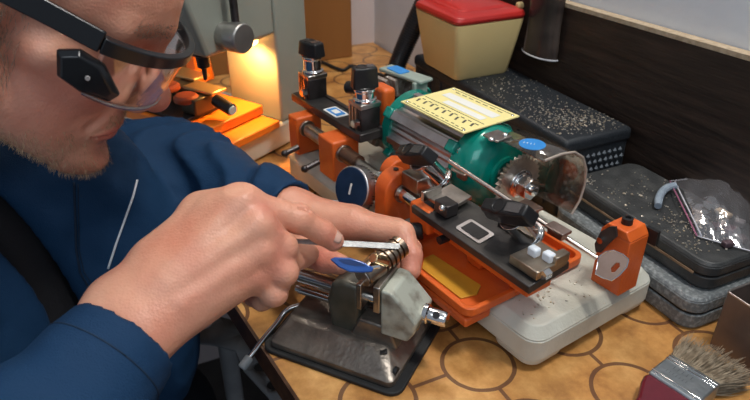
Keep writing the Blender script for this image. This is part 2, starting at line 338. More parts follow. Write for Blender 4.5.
# left carriage: black bar with two clamps
B().box((-.380, .0425, .1005), (.162, .032, .010)).build('carriage_bar', BLACKBAR, mc, bev=.001)
B().box((-.380, .058, .0995), (.160, .006, .016)).build('bar_rail', DSTEEL, mc, bev=.001)
B().prism(rrect(-.016, .016, -.009, .009, .002), .1056, .1062, M=Mx.Translation((-.372, .040, 0))).build('bar_badge', PWHITE, mc)
B().prism(rrect(-.0125, .0125, -.0065, .0065, .001), .1062, .1066, M=Mx.Translation((-.372, .040, 0))).build('badge_field', BLUE, mc)
b = B(); b.prism(rrect(-.006, .006, -.004, .004, .001), .1066, .1069, M=Mx.Translation((-.372, .040, 0))); b.build('badge_mark', PWHITE, mc)
for x in (-.436, -.318):
    b = B(); b.box((x, .046, .118), (.024, .026, .026)); b.build('vise_block', DSTEEL, mc, bev=.001)
    b = B(); 
    for dx in (-.008, -.002, .004): b.box((x+dx, .032, .117), (.003, .003, .030))
    b.build('vise_rib', STEEL, mc)
    B().cyl((x+.008, .031, .116), (x+.008, .024, .116), .0045, n=6).build('vise_screw', CHROME, mc)
    B().box((x, .046, .134), (.026, .028, .006)).build('vise_cap', STEEL, mc, bev=.001)
clamp(-.436, .046, .137, .176, math.radians(12), mc, hk=.018, lk=.034, wk=.022)
clamp(-.318, .046, .137, .176, math.radians(75), mc, hk=.024, lk=.030, wk=.018)
B().box((-.335, .083, .112), (.030, .018, .060)).build('orange_link', ORANGE, mc, bev=.005, seg=3)
B().cyl((-.365, .080, .128), (-.395, .072, .124), .008).build('side_knob', BLACK, mc, bev=.001)
# depth dial
dc = MF.loc(351, 189, 'y', -.018); dn = (MF.I.to_3x3() @ V((-.62, -.62, .30))).normalized()
dl = B().lathe(dc - dn*.014, dn, [(0, .0225), (.001, .0245), (.013, .0245), (.014, .0235)], 48).build('dial', ALU, mc, bev=.0003)
B().lathe(dc + dn*.0001, dn, [(0, .0232), (.0006, .0226), (.0008, 0)], 48).build('dial_face', mat('navy_face', (.012, .03, .07), .35, .1, (.02, .045, .10), 60), dl)
b = B(); qd = dn.to_track_quat('Z', 'Y').to_matrix()
for i in range(40):
    t = 2*math.pi*i/40; L_ = .0065 if i % 5 == 0 else .0035
    c0 = dc - dn*(.0135-L_/2) + qd @ V((math.cos(t)*.0246, math.sin(t)*.0246, 0))
    b.box(c0, (.0009, .0009, L_), qd @ Mx.Rotation(t, 3, 'Z'))
b.build('dial_scale', PBLACK, dl)
B().box(dc + dn*.0012, (.0022, .012, .0006), qd).build('dial_pointer', PWHITE, dl)
B().cyl(dc - dn*.009, dc - dn*.040, .0055).build('dial_spindle', ALU, dl)
B().cyl(dc - dn*.012 + V((-.01, -.01, -.018)), dc - dn*.008 + V((-.03, -.03, -.020)), .002).build('dial_lock_pin', ALU, dl)
# motor
mo = B(); my, mz, mr = .100, .100, .040
prof = []
for i in range(80):
    t = 2*math.pi*i/80; r = mr + (.0035 if (i % 10) in (0, 1, 2) else (.0 if (i % 2) else -.0012)); prof.append((r*math.cos(t), r*math.sin(t)))
mo.prism(prof, -.290, -.185, M=frameM((0, my, mz), (0, 1, 0), (1, 0, 0)))
mo.build('motor_body', ALU, mc, smooth=20)
def ringx(x0, prof, name, m): return B().lathe((x0, my, mz), (1, 0, 0), prof, 48).build(name, m, mc)
ringx(-.184, [(0, .0435), (.006, .0445), (.014, .0445), (.022, .0425), (.028, .0385), (.033, .033), (.036, .026), (.037, .0205), (.040, .0205), (.041, .017), (.036, .015)], 'front_bell', GREEN)
ringx(-.312, [(0, .026), (.004, .036), (.010, .0425), (.024, .0430)], 'rear_bell', GREEN)
for t in (35, 145, 215, 325):
    t = math.radians(t); y, z = my+.043*math.cos(t), mz+.043*math.sin(t)
    g_ = B().box((-.238, y, z), (.112, .009, .011), Mx.Rotation(t, 3, 'X')).build('tie_channel', ALU, mc, bev=.001)
    for x in (-.186, -.293): B().box((x, y, z), (.013, .013, .013), Mx.Rotation(t, 3, 'X')).build('bell_lug', GREEN, mc, bev=.002)
    B().cyl((-.180, y, z), (-.176, y, z), .0035, n=6).build('bell_screw', CHROME, mc)
b = B(); b.box((-.24, my, .0515), (.09, .06, .016)); b.build('motor_foot', GREEN, mc, bev=.002)
B().cyl((-.160, my, mz), (-.112, my, mz), .0085).build('motor_spindle', STEEL, mc, bev=.0008)
# cutter wheel
def saw(n, r1, r0, x0, x1, hole=0):
    b = B(); pl = []
    for i in range(n):
        t = 2*math.pi*i/n; pl += [(r1*math.cos(t), r1*math.sin(t)), (r0*math.cos(t+.10*24/n), r0*math.sin(t+.10*24/n))]
    b.prism(pl, x0, x1, M=frameM((0, my, mz), (0, 1, 0), (1, 0, 0))); return b
saw(32, .0290, .0250, -.131, -.126).build('cutter_wheel', mat('cutter_steel', (.60, .54, .46), .32, .85, (.42, .36, .30), 60), mc, smooth=20)
b = B(); b.lathe((-.126, my, mz), (1, 0, 0), [(0, .015), (.003, .015), (.004, .012), (.006, .012)]); b.build('cutter_flange', CHROME, mc, bev=.0005)
B().cyl((-.120, my, mz), (-.109, my, mz), .0118, n=6).build('arbor_nut', CHROME, mc, bev=.0008)
B().lathe((-.109, my, mz), (1, 0, 0), [(0, .0055), (.004, .005), (.0045, .003)]).build('arbor_end', CHROME, mc)
# clear guard
CLEAR = film('clear_guard_plastic', (.72, .68, .64), (.9, .88, .85), .12, .02, 40, .08, haze=.03, hazecol=(.5, .45, .4))
b = B(); pts = [(-.045, .0), (-.045, .022), (-.036, .037), (-.02, .043), (.010, .043), (.032, .036), (.044, .020), (.046, .0), (.044, -.022)]
pts = [(0, 0), (-.014, .0440), (.008, .0445), (.026, .0415), (.040, .032), (.048, .017), (.050, .0), (.047, -.017), (.038, -.030)]
A_ = [b.b.verts.new((-.150, my+a, mz+c)) for a, c in pts[1:]]; C_ = [b.b.verts.new((-.088, my+a*1.02, mz+c)) for a, c in pts[1:]]
for i in range(len(A_)-1): b.b.faces.new((A_[i], A_[i+1], C_[i+1], C_[i]))
o = b.build('cutter_guard', CLEAR, mc); md = o.modifiers.new('s', 'SOLIDIFY'); md.thickness = .002
B().tube([(-.088, my+a*1.02, mz+c) for a, c in pts[1:]], .0014, n=8).build('guard_rim', mat('guard_edge', (.45, .38, .32), .2, .2), o, smooth=60)
B().box((-.150, my-.012, mz+.0445), (.020, .020, .0022)).build('guard_bracket', STEEL, mc, bev=.0005)
for dy in (-.018, .0): B().ball((-.146, my-.006+dy, mz+.046), .0035, sc=(1, 1, .6)).build('bracket_screw', CHROME, mc)
b = B(); b.lathe((-.118, my+.002, mz+.0441), (0, 0, 1), [(0, .0125), (.0006, .0125)], 40); o = b.build('guard_sticker', BLUE, mc)
tb_ = B(); text_strokes(tb_, 'IIII', frameM((-.125, my-.004, mz+.0449), (.85, .5, 0), (0, 0, 1)), .0035); tb_.build('sticker_print', PWHITE, o)
# label plate on the motor
Lx0, Lx1, Ly0, Ly1, Lz = -.272, -.170, .062, .138, .1470
lp = B().box(((Lx0+Lx1)/2, (Ly0+Ly1)/2, Lz-.0008), (Lx1-Lx0, Ly1-Ly0, .0016)).build('data_plate', PLABEL, mc, bev=.0003)
b = B(); b.box((-.221, .116, Lz+.0003), (.080, .012, .0003)); b.box((-.214, .101, Lz+.0003), (.060, .009, .0003)); b.build('plate_panel', PWHITE, lp)
b = B()
for i in range(9): b.box((-.264+i*.0105, .080+.001*(i % 3), Lz+.0003), (.0022, .0075, .0003), Mx.Rotation(.4, 3, 'Z')); b.box((-.262+i*.0105, .0865, Lz+.0003), (.005, .0009, .0003))
for i in range(12): b.box((-.2645+i*.0078, .0680+.0008*(i % 2), Lz+.0003), (.0045, .0007, .0003))
for i in range(7): b.box((-.255+i*.011, .1285, Lz+.0003), (.007, .0007, .0003))
for y in (.0925, .1335, .064): b.box((-.221, y, Lz+.0003), (.094, .0004, .0003))
b.build('plate_print', PBLACK, lp)
for x in (Lx0+.005, Lx1-.005):
    for y in (Ly0+.005, Ly1-.005): B().ball((x, y, Lz), .0018, sc=(1, 1, .5)).build('plate_rivet', CHROME, lp)
b = B(); b.box((-.221, .1, .1435), (.08, .03, .006)); b.build('plate_bracket', DSTEEL, mc)
# wire brush wheel at the far end with a green cover arm
b = B()
for i in range(30):
    t = 2*math.pi*i/30; b.box((-.348+.004*math.sin(i*2.1), my+.034*math.cos(t), mz+.034*math.sin(t)), (.020, .020, .0045), Mx.Rotation(t, 3, 'X') @ Mx.Rotation(.25, 3, 'X'))
b.build('wire_brush', mat('brush_wire', (.45, .40, .36), .5, .6, (.25, .21, .18), 200), mc)
B().lathe((-.358, my, mz), (1, 0, 0), [(0, .024), (.02, .024)]).build('brush_hub', BLACK, mc)
B().lathe((-.372, my, mz), (1, 0, 0), [(0, .006), (.07, .006)]).build('brush_spindle', STEEL, mc)
b = B(); b.box((-.338, .118, .1475), (.070, .022, .0045), Mx.Rotation(.15, 3, 'Z')); b.box((-.310, .118, .128), (.006, .020, .038)); b.build('brush_arm', mat('grey_green_paint', (.30, .36, .31), .4), mc, bev=.0015)
b = B(); arcp = [(.048*math.cos(math.radians(t)), .048*math.sin(math.radians(t))) for t in range(20, 61, 10)]
for k in range(len(arcp)-1):
    a0_, a1_ = arcp[k], arcp[k+1]
    vs = [b.b.verts.new(p) for p in ((-.365, my+a0_[0], mz+a0_[1]), (-.365, my+a1_[0], mz+a1_[1]), (-.318, my+a1_[0], mz+a1_[1]), (-.318, my+a0_[0], mz+a0_[1]))]; b.b.faces.new(vs)
o = b.build('brush_guard', GREEN, mc); md = o.modifiers.new('s', 'SOLIDIFY'); md.thickness = .0025
p = V((-.350, .116, .1499))
B().prism(rrect(-.014, .014, -.008, .008, .003), 0, .0008, M=Mx.Translation(p)).build('guard_sticker', BLUE, mc)
for x in (-.350,):
    b = B(); b.box((x, .118, .0475), (.04, .03, .007)); b.build('brush_foot', GREEN, mc, bev=.001)
# orange upright post with tracer
po = MF.loc(610, 290, 'z', .0442)
pc = V((-.012, .112, 0)); pw, pd = .030, .026
ou = [(-.015, -.013), (.015, -.013), (.015, .013), (-.015, .013)]
b = B(); b.prism([(pc.x+a, pc.y+c) for a, c in ou], .0440, .100); b.prism([(pc.x+a, pc.y+c) for a, c in ou], .100, .108, top=[(pc.x+a*.62, pc.y+c) for a, c in ou])
post = b.build('stop_post', ORANGE, mc, bev=.001)
b = B(); b.lathe((pc.x, pc.y, .108), (0, 0, 1), [(0, .0048), (.0055, .0048), (.0058, .0025), (.004, .0022)], 24); b.build('cap_screw', BLACK, post)
tp = [MF.loc(u, v, 'y', .094) for u, v in ((597, 251), (596, 243), (602, 231), (611, 226), (617, 226), (618, 236), (610, 243), (602, 252))]
b = B(); vs0 = [b.b.verts.new(p) for p in tp]; vs1 = [b.b.verts.new(p + V((0, -.002, 0))) for p in tp]; n = len(vs0)
b.b.faces.new(vs0); b.b.faces.new(vs1[::-1])
for i in range(n): b.b.faces.new((vs0[i], vs0[(i+1) % n], vs1[(i+1) % n], vs1[i]))
b.build('tracer_blade', BLACKBAR, post)
B().cyl((-.020, .099, .094), (-.020, .0895, .094), .003).build('tracer_screw', CHROME, post)
B().cyl((-.026, .112, .098), (-.031, .112, .098), .004).build('side_screw', BLACK, post)
B().box((.004, .1275, .098), (.012, .004, .014)).build('rear_clip', BLACK, post)
# ---------------------------------------------------------------- long gate key held in the clamps
ka = MF.loc(449, 161, 'z', .112); kb = MF.loc(597, 258, 'z', .100)
kb = MF.loc(597, 258, 'y', .075); ka = MF.loc(449, 161, 'y', .033)
KEYM = mat('nickel_key', (.70, .58, .50), .22, 1)
ko = thing('long_shank_key', 'long flat nickel key with slotted bow leaning on the orange post', 'key', MF, kb)
d = (ka-kb); B().cyl((0, 0, 0), d, .0022, .0022).build('shank', KEYM, ko)
bu = [(599, 257), (606, 252), (614, 250.5), (624, 255), (629, 259.5), (627, 267), (620, 275), (612, 281), (603, 278), (595.5, 274), (597.5, 265)]
nrm = V((0, -.72, .69)); nrm = V((0.2, -.75, .63)).normalized()
def onplane(u, v, p0, nn):
    r = MF.I.to_3x3() @ ray(u, v); o_ = MF.I @ V((0, 0, CAM_H)); return o_ + r*((p0-o_).dot(nn)/r.dot(nn))
bp = [onplane(u, v, kb, nrm)-kb for u, v in bu]
hole = [onplane(u, v, kb, nrm)-kb for u, v in ((611, 268), (616, 263), (619.5, 263), (620, 266.5), (615, 272), (611.5, 272.5))]
b = B()
def plate_hole(b, outer, inner, th):
    cO = [b.b.verts.new(p+nrm*th) for p in outer]; dO = [b.b.verts.new(p-nrm*th) for p in outer]
    cI = [b.b.verts.new(p+nrm*th) for p in inner]; dI = [b.b.verts.new(p-nrm*th) for p in inner]
    for A_, D_ in ((cO, dO), (cI, dI)):
        for i in range(len(A_)): b.b.faces.new((A_[i], A_[(i+1) % len(A_)], D_[(i+1) % len(A_)], D_[i]))
    for O_, I_ in ((cO, cI), (dO, dI)):
        ed = []
        for R_ in (O_, I_):
            for i in range(len(R_)):
                e_ = b.b.edges.get((R_[i], R_[(i+1) % len(R_)])); ed.append(e_)
        bmesh.ops.triangle_fill(b.b, use_beauty=True, edges=ed)
plate_hole(b, bp, hole, .0010); b.build('bow', mat('nickel_orange_reflection', (.62, .42, .33), .3, 1, (.52, .34, .26), 60), ko, bev=.0003)  # orange reflection on the shiny bow is put into its metal colour
b = B(); bpr = bp + [bp[0]]; b.tube([p+nrm*.001 for p in bp], .0006, closed=True, n=6); b.build('bow_rim', CHROME, ko)
# ================================================================ THINGS ALONG THE WALL (frame WF: x=-w, y=q)
CASEB = mat('textured_black_plastic', (.018, .022, .027), .42, 0, (.045, .052, .058), 220, .6, 700, lo=.55, hi=.8)
CASET = mat('dusty_black_plastic', (.035, .037, .038), .45, 0, (.075, .077, .075), 45, .5, 500, lo=.45, hi=.75)
CASEG = mat('grey_textured_plastic', (.14, .155, .16), .45, 0, (.30, .32, .32), 260, .8, 420, lo=.45, hi=.7)
# long dimpled case
dcz = .104
cs = thing('tool_case', 'long black plastic tool case with diamond dimpled end under the cream box', 'case', WF, (-.66, .515, 0))
B().box((-.008, 0, .052), (.352, .096, .100)).build('case_body', CASEB, cs, bev=.006, seg=4)
B().box((-.008, 0, .0935), (.356, .099, .018)).build('lid', CASEB, cs, bev=.006, seg=4)
b = B()
for r in range(8):
    for c in range(11):
        y = -.040 + c*.008 + (.004 if r % 2 else 0)
        if y > .043: continue
        z = .012 + r*.0092
        b.prism([(y-.0030, z), (y, z-.0036), (y+.0030, z), (y, z+.0036)], 0, .0022, M=frameM((.1680, 0, 0), (0, 1, 0), (1, 0, 0)), top=[(y-.001, z), (y, z-.001), (y+.001, z), (y, z+.001)])
o = b.build('dimple_grid', mat('dimple_grey', (.10, .115, .13), .35), cs, smooth=10); o['label'] = 'raised diamond studs on the case end'
b = B()
for i in range(11): b.box((-.165+i*.031, -.0485, .048), (.004, .003, .070))
b.build('front_ribs', CASEB, cs)
# stacked cases at right
def case(name, lab, x0, x1, y0, y1, z0, z1, m, r=.016, rim=True, rot=0):
    cx, cy = (x0+x1)/2, (y0+y1)/2; t = thing(name, lab, 'case', WF, (cx, cy, z0), rot=rot); hx, hy, h = (x1-x0)/2, (y1-y0)/2, z1-z0
    o_ = rrect(-hx, hx, -hy, hy, r, 6); i_ = rrect(-hx+.003, hx-.003, -hy+.003, hy-.003, r-.002, 6)
    b = B(); b.prism(i_, 0, .004, top=o_); b.prism(o_, .004, h*.48); b.build('case_bottom', m, t, bev=.001)
    b = B(); b.prism(rrect(-hx+.0015, hx-.0015, -hy+.0015, hy-.0015, r, 6), h*.48, h*.56); b.build('seam', BLACK, t)
    b = B(); b.prism(o_, h*.56, h-.004); b.prism(o_, h-.004, h-.0002, top=i_); b.build('lid', m, t, bev=.001)
    return t
gcs = case('flat_case', 'grey textured plastic case at the bottom of the stack by the wall', -.478, -.281, .449, .562, 0, .036, CASEG)
bcs = case('flat_case', 'dusty black flat case on top of the grey textured case', -.478, -.287, .464, .562, .0364, .0660, CASET)
o = B().box((-.3825, .4560, .0385), (.186, .0035, .0028)).build('cardboard_strip', mat('tan_card', (.34, .22, .13), .7, 0, (.22, .14, .08), 90), gcs); bpy.data.objects.remove(o)
st = B().box((-.004, -.0491, .0150), (.168, .0016, .0022)).build('edge_strip', mat('tan_card', (.42, .27, .16), .6, 0, (.30, .19, .11), 90), bcs); st['label'] = 'thin tan strip along the seam'
# cream box with red lid
BXM = mat('cream_plastic', (.72, .56, .26), .38, 0, (.66, .50, .23), 8, .1, 80, coat=.1)
BXI = BXM
bx = thing('lidded_box', 'cream plastic bucket box with red lid and side handles', 'box', WF, (-.758, .503, .1026))
def loft(b, secs):
    L = [[b.b.verts.new((x, y, z)) for x, y in P_] for P_, z in secs]
    for A_, C_ in zip(L, L[1:]):
        m_ = len(A_)
        for i in range(m_): b.b.faces.new((A_[i], A_[(i+1) % m_], C_[(i+1) % m_], C_[i]))
    b.b.faces.new(L[0][::-1]); b.b.faces.new(L[-1]); return b
b = B(); loft(b, [(rrect(-.045, .045, -.042, .042, .008), 0), (rrect(-.047, .047, -.044, .044, .008), .003), (rrect(-.058, .058, -.055, .055, .009), .076), (rrect(-.058, .058, -.055, .055, .009), .078), (rrect(-.056, .056, -.053, .053, .008), .078), (rrect(-.054, .054, -.051, .051, .008), .055)])
b.build('box_body', BXM, bx)
RED = mat('red_plastic', (.50, .025, .02), .35, 0, (.40, .02, .018), 12, coat=.2)
b = B(); loft(b, [(rrect(-.058, .058, -.055, .055, .010), .0788), (rrect(-.060, .060, -.057, .057, .012), .083), (rrect(-.058, .058, -.055, .055, .012), .088), (rrect(-.050, .050, -.048, .048, .012), .091)]); ld = b.build('lid', RED, bx, bev=.001)
b = B(); loft(b, [(rrect(-.040, .040, -.038, .038, .01), .0912), (rrect(-.036, .036, -.034, .034, .01), .0938)]); b.build('lid_panel', RED, ld)
for s_ in (1, -1):
    b = B(); pl = [(-.056, .060), (.056, .060), (.050, .105), (.030, .150), (-.030, .150), (-.050, .105)] if s_ > 0 else [(-.060, .095), (.060, .095), (.040, .122), (-.040, .122)]
    if s_ > 0:
        b.prism([(a, c) for a, c in pl], 0, .004, M=frameM((0, .0553, 0), (1, 0, 0), (0, 1, 0))); b.build('handle', BXM, bx, bev=.002)
        for x in (.044,): B().lathe((x, .0551, .092), (0, -1, 0), [(0, .005), (.006, .005), (.008, .003)]).build('hinge_pin', BXM, bx)
# smoked jar on the ledge (hangs on the board top)
JAR = mat('smoked_plastic', (.16, .12, .10), .12, 0, trans=.55, ior=1.3, col2=(.07, .055, .05), scale=40)
jr = thing('smoked_holder', 'curved smoky brown plastic holder hanging on the dark backboard', 'holder', WF, (-.675, .560, .137))
b = B(); n = 14
secs = []
for k in range(9):
    t = k/8; z = t*.11; r = .030 - .004*math.sin(t*math.pi) + .003*t
    secs.append(([(-r*math.cos(a_)*1.15, .010 - r*.62*math.sin(a_)) for a_ in [math.pi*i/n for i in range(n+1)]], z))
L = [[b.b.verts.new((x, y, z)) for x, y in P_] for P_, z in secs]
for A_, C_ in zip(L, L[1:]):
    for i in range(n): b.b.faces.new((A_[i], A_[i+1], C_[i+1], C_[i]))
b.b.faces.new(L[0])
o = b.build('holder_wall', JAR, jr, smooth=60); md = o.modifiers.new('s', 'SOLIDIFY'); md.thickness = .0015; md.offset = -1
B().box((0, .0125, .085), (.03, .003, .012)).build('hanging_clip', BLACK, jr)
b = B(); b.tube([v for v in [V((x, y, 0)) for x, y in secs[0][0]]], .0012, n=8); b.build('bottom_rim', mat('clear_rim', (.7, .7, .72), .15, .3), jr)
b = B(); b.tube([V((P_[0][0], P_[0][1], z)) for P_, z in secs], .0010, n=8); b.build('side_rim', MATS['clear_rim'], jr)
# corrugated hose
hs = B(); p0 = WF.loc(379, 128, 'x', -.93); p1 = WF.loc(400, 60, 'x', -.90); p2 = WF.loc(424, -6, 'x', -.86); p3 = WF.loc(455, -60, 'x', -.80)
p0 = V((-.93, .42, .012)); 
p0 = WF.loc(381, 118, 'z', .012)
def bez(a, b_, c, d, t): return a*(1-t)**3 + b_*3*t*(1-t)**2 + c*3*t*t*(1-t) + d*t**3
cps = [bez(p0, p0+(p1-p0)*.7+V((0, -.01, 0)), p2+(p1-p2)*.5, p3, i/220) for i in range(221)]
hs.tube(cps, [.0135 + .0017*(1 if i % 3 == 0 else (-.6 if i % 3 == 1 else .2)) for i in range(221)], n=18)
hose = hs.build('corrugated_hose', mat('hose_black', (.022, .023, .026), .35), None, M=WF.M, smooth=180)
tag(hose, 'black corrugated hose rising from behind the machine past the cream box', 'hose')
# black cable on the table by the back wall
cb = [onz(u, v, .004) for u, v in ((300, 56), (322, 62), (342, 70), (352, 66), (372, 72), (392, 80), (404, 92))]
def smooth_path(P_, k=6):
    out = []
    for i in range(len(P_)-1):
        a_ = P_[max(i-1, 0)]; b_ = P_[i]; c_ = P_[i+1]; d_ = P_[min(i+2, len(P_)-1)]
        for j in range(k):
            t = j/k; out.append(.5*((2*b_)+(c_-a_)*t+(2*a_-5*b_+4*c_-d_)*t*t+(3*b_-a_-3*c_+d_)*t**3))
    return out+[P_[-1]]
o = B().tube(smooth_path(cb), .0032, n=8).build('power_cable', RUBBER, None, smooth=180); tag(o, 'thin black power cable lying on the bench behind the machine', 'cable')
# grey plastic clip on the flat case
p = WF.loc(672, 190, 'z', .068)
b = B(); arc_ = [(p.x + .016*math.cos(math.radians(t)), p.y + .012*math.sin(math.radians(t))) for t in range(-150, 60, 15)]
pts = [V(WF.loc(u, v, 'z', z)) for u, v, z in ((658, 206, .071), (659, 198, .072), (663, 191, .073), (669, 187, .073), (675, 186, .073))]
cl = B().tube(smooth_path(pts, 4), [.0036]*2+[.0042]*15, n=10).build('plastic_clip', mat('grey_blue_plastic', (.28, .34, .40), .4, 0, (.22, .27, .33), 90), None, M=WF.M, smooth=60)
tag(cl, 'small blue-grey hooked plastic clip on the dusty flat case', 'clip')
bm_ = cl.data
# zip bag with small parts
BAG = film('clear_polythene', (.93, .93, .95), (1, 1, 1), .10, .07, 35, .6, haze=.08, hazecol=(.75, .75, .8))
bg = thing('zip_bag', 'clear plastic zip bag of small parts on the flat case', 'bag', WF, (-.315, .517, .0664))
def W3(u, v, z): return WF.loc(u, v, 'z', z) - V((-.315, .517, .0664))
ts = [V((-.30+.07, 0, 0))]
b = B(); NX, NY = 22, 12; q0 = [(670, 181), (697, 236)]; q1 = [(760, 190), (765, 255)]
gt = []; gb = []
for i in range(NX+1):
    rt = []; rb = []
    for j in range(NY+1):
        s_, t_ = i/NX, j/NY
        u = (q0[0][0]*(1-t_)+q0[1][0]*t_)*(1-s_) + (q1[0][0]*(1-t_)+q1[1][0]*t_)*s_; v = (q0[0][1]*(1-t_)+q0[1][1]*t_)*(1-s_) + (q1[0][1]*(1-t_)+q1[1][1]*t_)*s_
        v -= 6*math.sin(s_*3.1)*(1-t_); g_ = W3(u, v, .0680)
        e_ = math.sin(math.pi*t_)**.7 * math.sin(math.pi*min(s_*1.0+.12, 1))**.6
        nz = mnoise.noise(V((s_*5, t_*4, 0)))*.5 + mnoise.noise(V((s_*14, t_*9, 3)))*.25
        g_.y += 0; rt.append(b.b.verts.new(g_ + V((0, 0, .001+.019*e_*(1+nz))))); rb.append(b.b.verts.new(g_ + V((0, 0, 0))))
    gt.append(rt); gb.append(rb)
for i in range(NX):
    for j in range(NY):
        b.b.faces.new((gt[i][j], gt[i+1][j], gt[i+1][j+1], gt[i][j+1]))
o = b.build('bag_film', BAG, bg, smooth=180)
zp = [gt_v for gt_v in []]
for du, nm in ((0, 'zip_strip'), (4.5, 'zip_strip')):
    pts = [W3(q0[0][0]*(1-t)+q0[1][0]*t+du + 9*math.sin(math.pi*t)*-.6, q0[0][1]*(1-t)+q0[1][1]*t - 3*math.sin(math.pi*t), .0685) + V((0, 0, .006*math.sin(math.pi*t))) for t in [k/12 for k in range(13)]]
    B().tube(pts, .0008, n=6).build(nm, mat('zip_white' if du else 'zip_mauve', (.7, .7, .75) if du else (.35, .12, .2), .3), bg, smooth=180)
pts = [W3(q1[0][0]*t+q0[0][0]*(1-t), q1[0][1]*t+q0[0][1]*(1-t)-6*math.sin(t*3.1), .0682) for t in [k/16 for k in range(17)]]
B().tube(pts, .0006, n=6).build('bag_seam', MATS['zip_white'], bg, smooth=180)
pts = [W3(q1[1][0]*t+q0[1][0]*(1-t), q1[1][1]*t+q0[1][1]*(1-t), .0682) for t in [k/16 for k in range(17)]]
B().tube(pts, .0006, n=6).build('bag_seam', MATS['zip_white'], bg, smooth=180)
for i, (u, v, sz, c) in enumerate(((724, 212, (.016, .008, .005), (.50, .36, .22)), (718, 226, (.010, .008, .006), (.10, .06, .07)), (730, 230, (.012, .009, .007), (.12, .07, .08)), (742, 238, (.010, .008, .006), (.09, .06, .06)), (740, 222, (.009, .009, .006), (.2, .18, .18)), (728, 243, (.010, .007, .006), (.08, .05, .06)))):
    p = WF.loc(u, v, 'z', .0705); o = B().box((0, 0, 0), sz, Mx.Rotation(i*.9, 3, 'Z')).build('small_part', mat('small_part_%d' % i, c, .5), None, M=WF.M @ Mx.Translation((p.x, p.y, .0664+sz[2]/2+.0002)), bev=.0015, seg=3)
    tag(o, ['tan rectangular block inside the clear zip bag', 'small dark maroon piece at left inside the zip bag', 'larger dark purple piece in the middle of the zip bag', 'dark piece by the right frame edge inside the zip bag', 'small grey piece beside the tan block in the zip bag', 'dark piece nearest the viewer in the zip bag'][i], 'small part', 'small parts inside the zip bag')
for i in range(9):
    pass
# metal shavings: stuff on cases
def shavings(name, lab, spots, n, z, fr, seed):
    rnd = random.Random(seed); b = B()
    for k in range(n):
        u, v, su, sv = rnd.choice(spots); p = fr.loc(u+rnd.gauss(0, su), v+rnd.gauss(0, sv), 'z', z)
        if fr is WF:
            if name == 'brass_shavings' and not (-.826 < p.x < -.494 and .470 < p.y < .560): continue
            if name == 'metal_filings' and not (-.472 < p.x < -.293 and .470 < p.y < .556): continue
        s_ = rnd.uniform(.0004, .0012) * (1.6 if rnd.random() < .12 else 1)
        b.box((p.x, p.y, z+s_*.3), (s_*rnd.uniform(1, 2.2), s_, s_*.6), Mx.Rotation(rnd.uniform(0, 3), 3, 'Z') @ Mx.Rotation(rnd.uniform(-.4, .4), 3, 'X'))
    o = b.build(name, mat('swarf_'+name, (.62, .50, .34), .35, .7, (.75, .72, .66), 400), None, M=fr.M, smooth=5)
    tag(o, lab, 'shavings', kind='stuff')
shavings('brass_shavings', 'brass shavings scattered over the top of the long black tool case', [(562, 122, 16, 7), (540, 108, 20, 9), (590, 120, 14, 6), (500, 88, 25, 10), (565, 112, 30, 12)], 900, .1027, WF, 3)
shavings('metal_filings', 'metal filings scattered over the dusty black flat case', [(585, 178, 10, 6), (600, 200, 25, 10), (680, 222, 12, 8), (640, 195, 30, 12), (690, 240, 14, 10), (700, 225, 18, 10)], 420, .0663, WF, 4)
shavings('table_shavings', 'fine metal shavings on the cream machine base', [(560, 280, 22, 14), (540, 300, 20, 12)], 60, .0442, MF, 5)
# steel tray at the right edge
p0 = WF.loc(708, 345, 'z', 0)
TIN = mat('brown_grey_tin', (.20, .15, .13), .4, .5, (.13, .10, .09), 25, .2, 90)
tr = thing('metal_bin', 'dull brown-grey open metal bin with rounded rim at the right edge', 'bin', WF, (p0.x, p0.y, 0))
b = B(); path = [(0, 0), (.002, .035), (.012, .052), (.03, .058), (.10, .060), (.10, -.03), (.012, -.0), ]
outl = [(0, 0)] + [(.0+.004*(1-math.cos(k*.3)), .012+.0*k) for k in range(2)] + [(.002, .030), (.008, .042), (.018, .050), (.034, .054), (.075, .054), (.075, .002)]
outl = rrect(.0, .085, .0, .058, .003, 6)
inn = rrect(.0015, .0835, .0015, .0565, .002, 6)
rot_ = Mx.Rotation(-.12, 4, 'Z')
L = [[b.b.verts.new((x*k1, y*k1, z)) for x, y in P_] for P_, z, k1 in ((outl, 0, 1), (outl, .060, 1.02), (inn, .060, 1.02), (inn, .002, 1))]
b.b.faces.new(L[0][::-1]); b.b.faces.new(L[-1])
for A_, C_ in zip(L, L[1:]):
    for i in range(len(A_)): b.b.faces.new((A_[i], A_[(i+1) % len(A_)], C_[(i+1) % len(A_)], C_[i]))
b.build('bin_wall', TIN, tr)
b = B(); b.tube([V((x*1.02, y*1.02, .0605)) for x, y in rrect(.0007, .0843, .0007, .0573, .003, 6)], .0011, n=8, closed=True); b.build('rolled_rim', mat('worn_steel_edge', (.5, .45, .42), .3, .9), tr, smooth=180)
# paint brush
bo = onz(679, 386, .012); bd_ = V((.78, .60, 0)).normalized()
br = thing('paint_brush', 'flat paint brush with dark red handle, steel ferrule and splayed grey bristles', 'brush', None, (bo.x, bo.y, 0), rot=math.atan2(bd_.y, bd_.x))
MAR = mat('maroon_lacquer', (.13, .012, .022), .22, 0, (.10, .01, .018), 40, coat=.6)
hx = [(-.010, .0215), (-.016, .0225), (-.024, .020), (-.040, .013), (-.060, .009), (-.090, .0085), (-.115, .0105), (-.120, .006)]
b = B(); b.prism([(x, y) for x, y in hx] + [(x, -y) for x, y in hx[::-1]], .004, .017); b.build('handle', MAR, br, bev=.004, seg=4)
b = B(); b.prism(rrect(-.012, .022, -.0215, .0215, .002), .002, .0185); b.build('ferrule', mat('tin_ferrule', (.50, .54, .56), .3, .9, (.36, .40, .42), 50, .3, 200), br, bev=.0015)
b = B()
for x in (-.007, .014, .018): b.box((x, 0, .0187), (.0016, .0425, .0012))
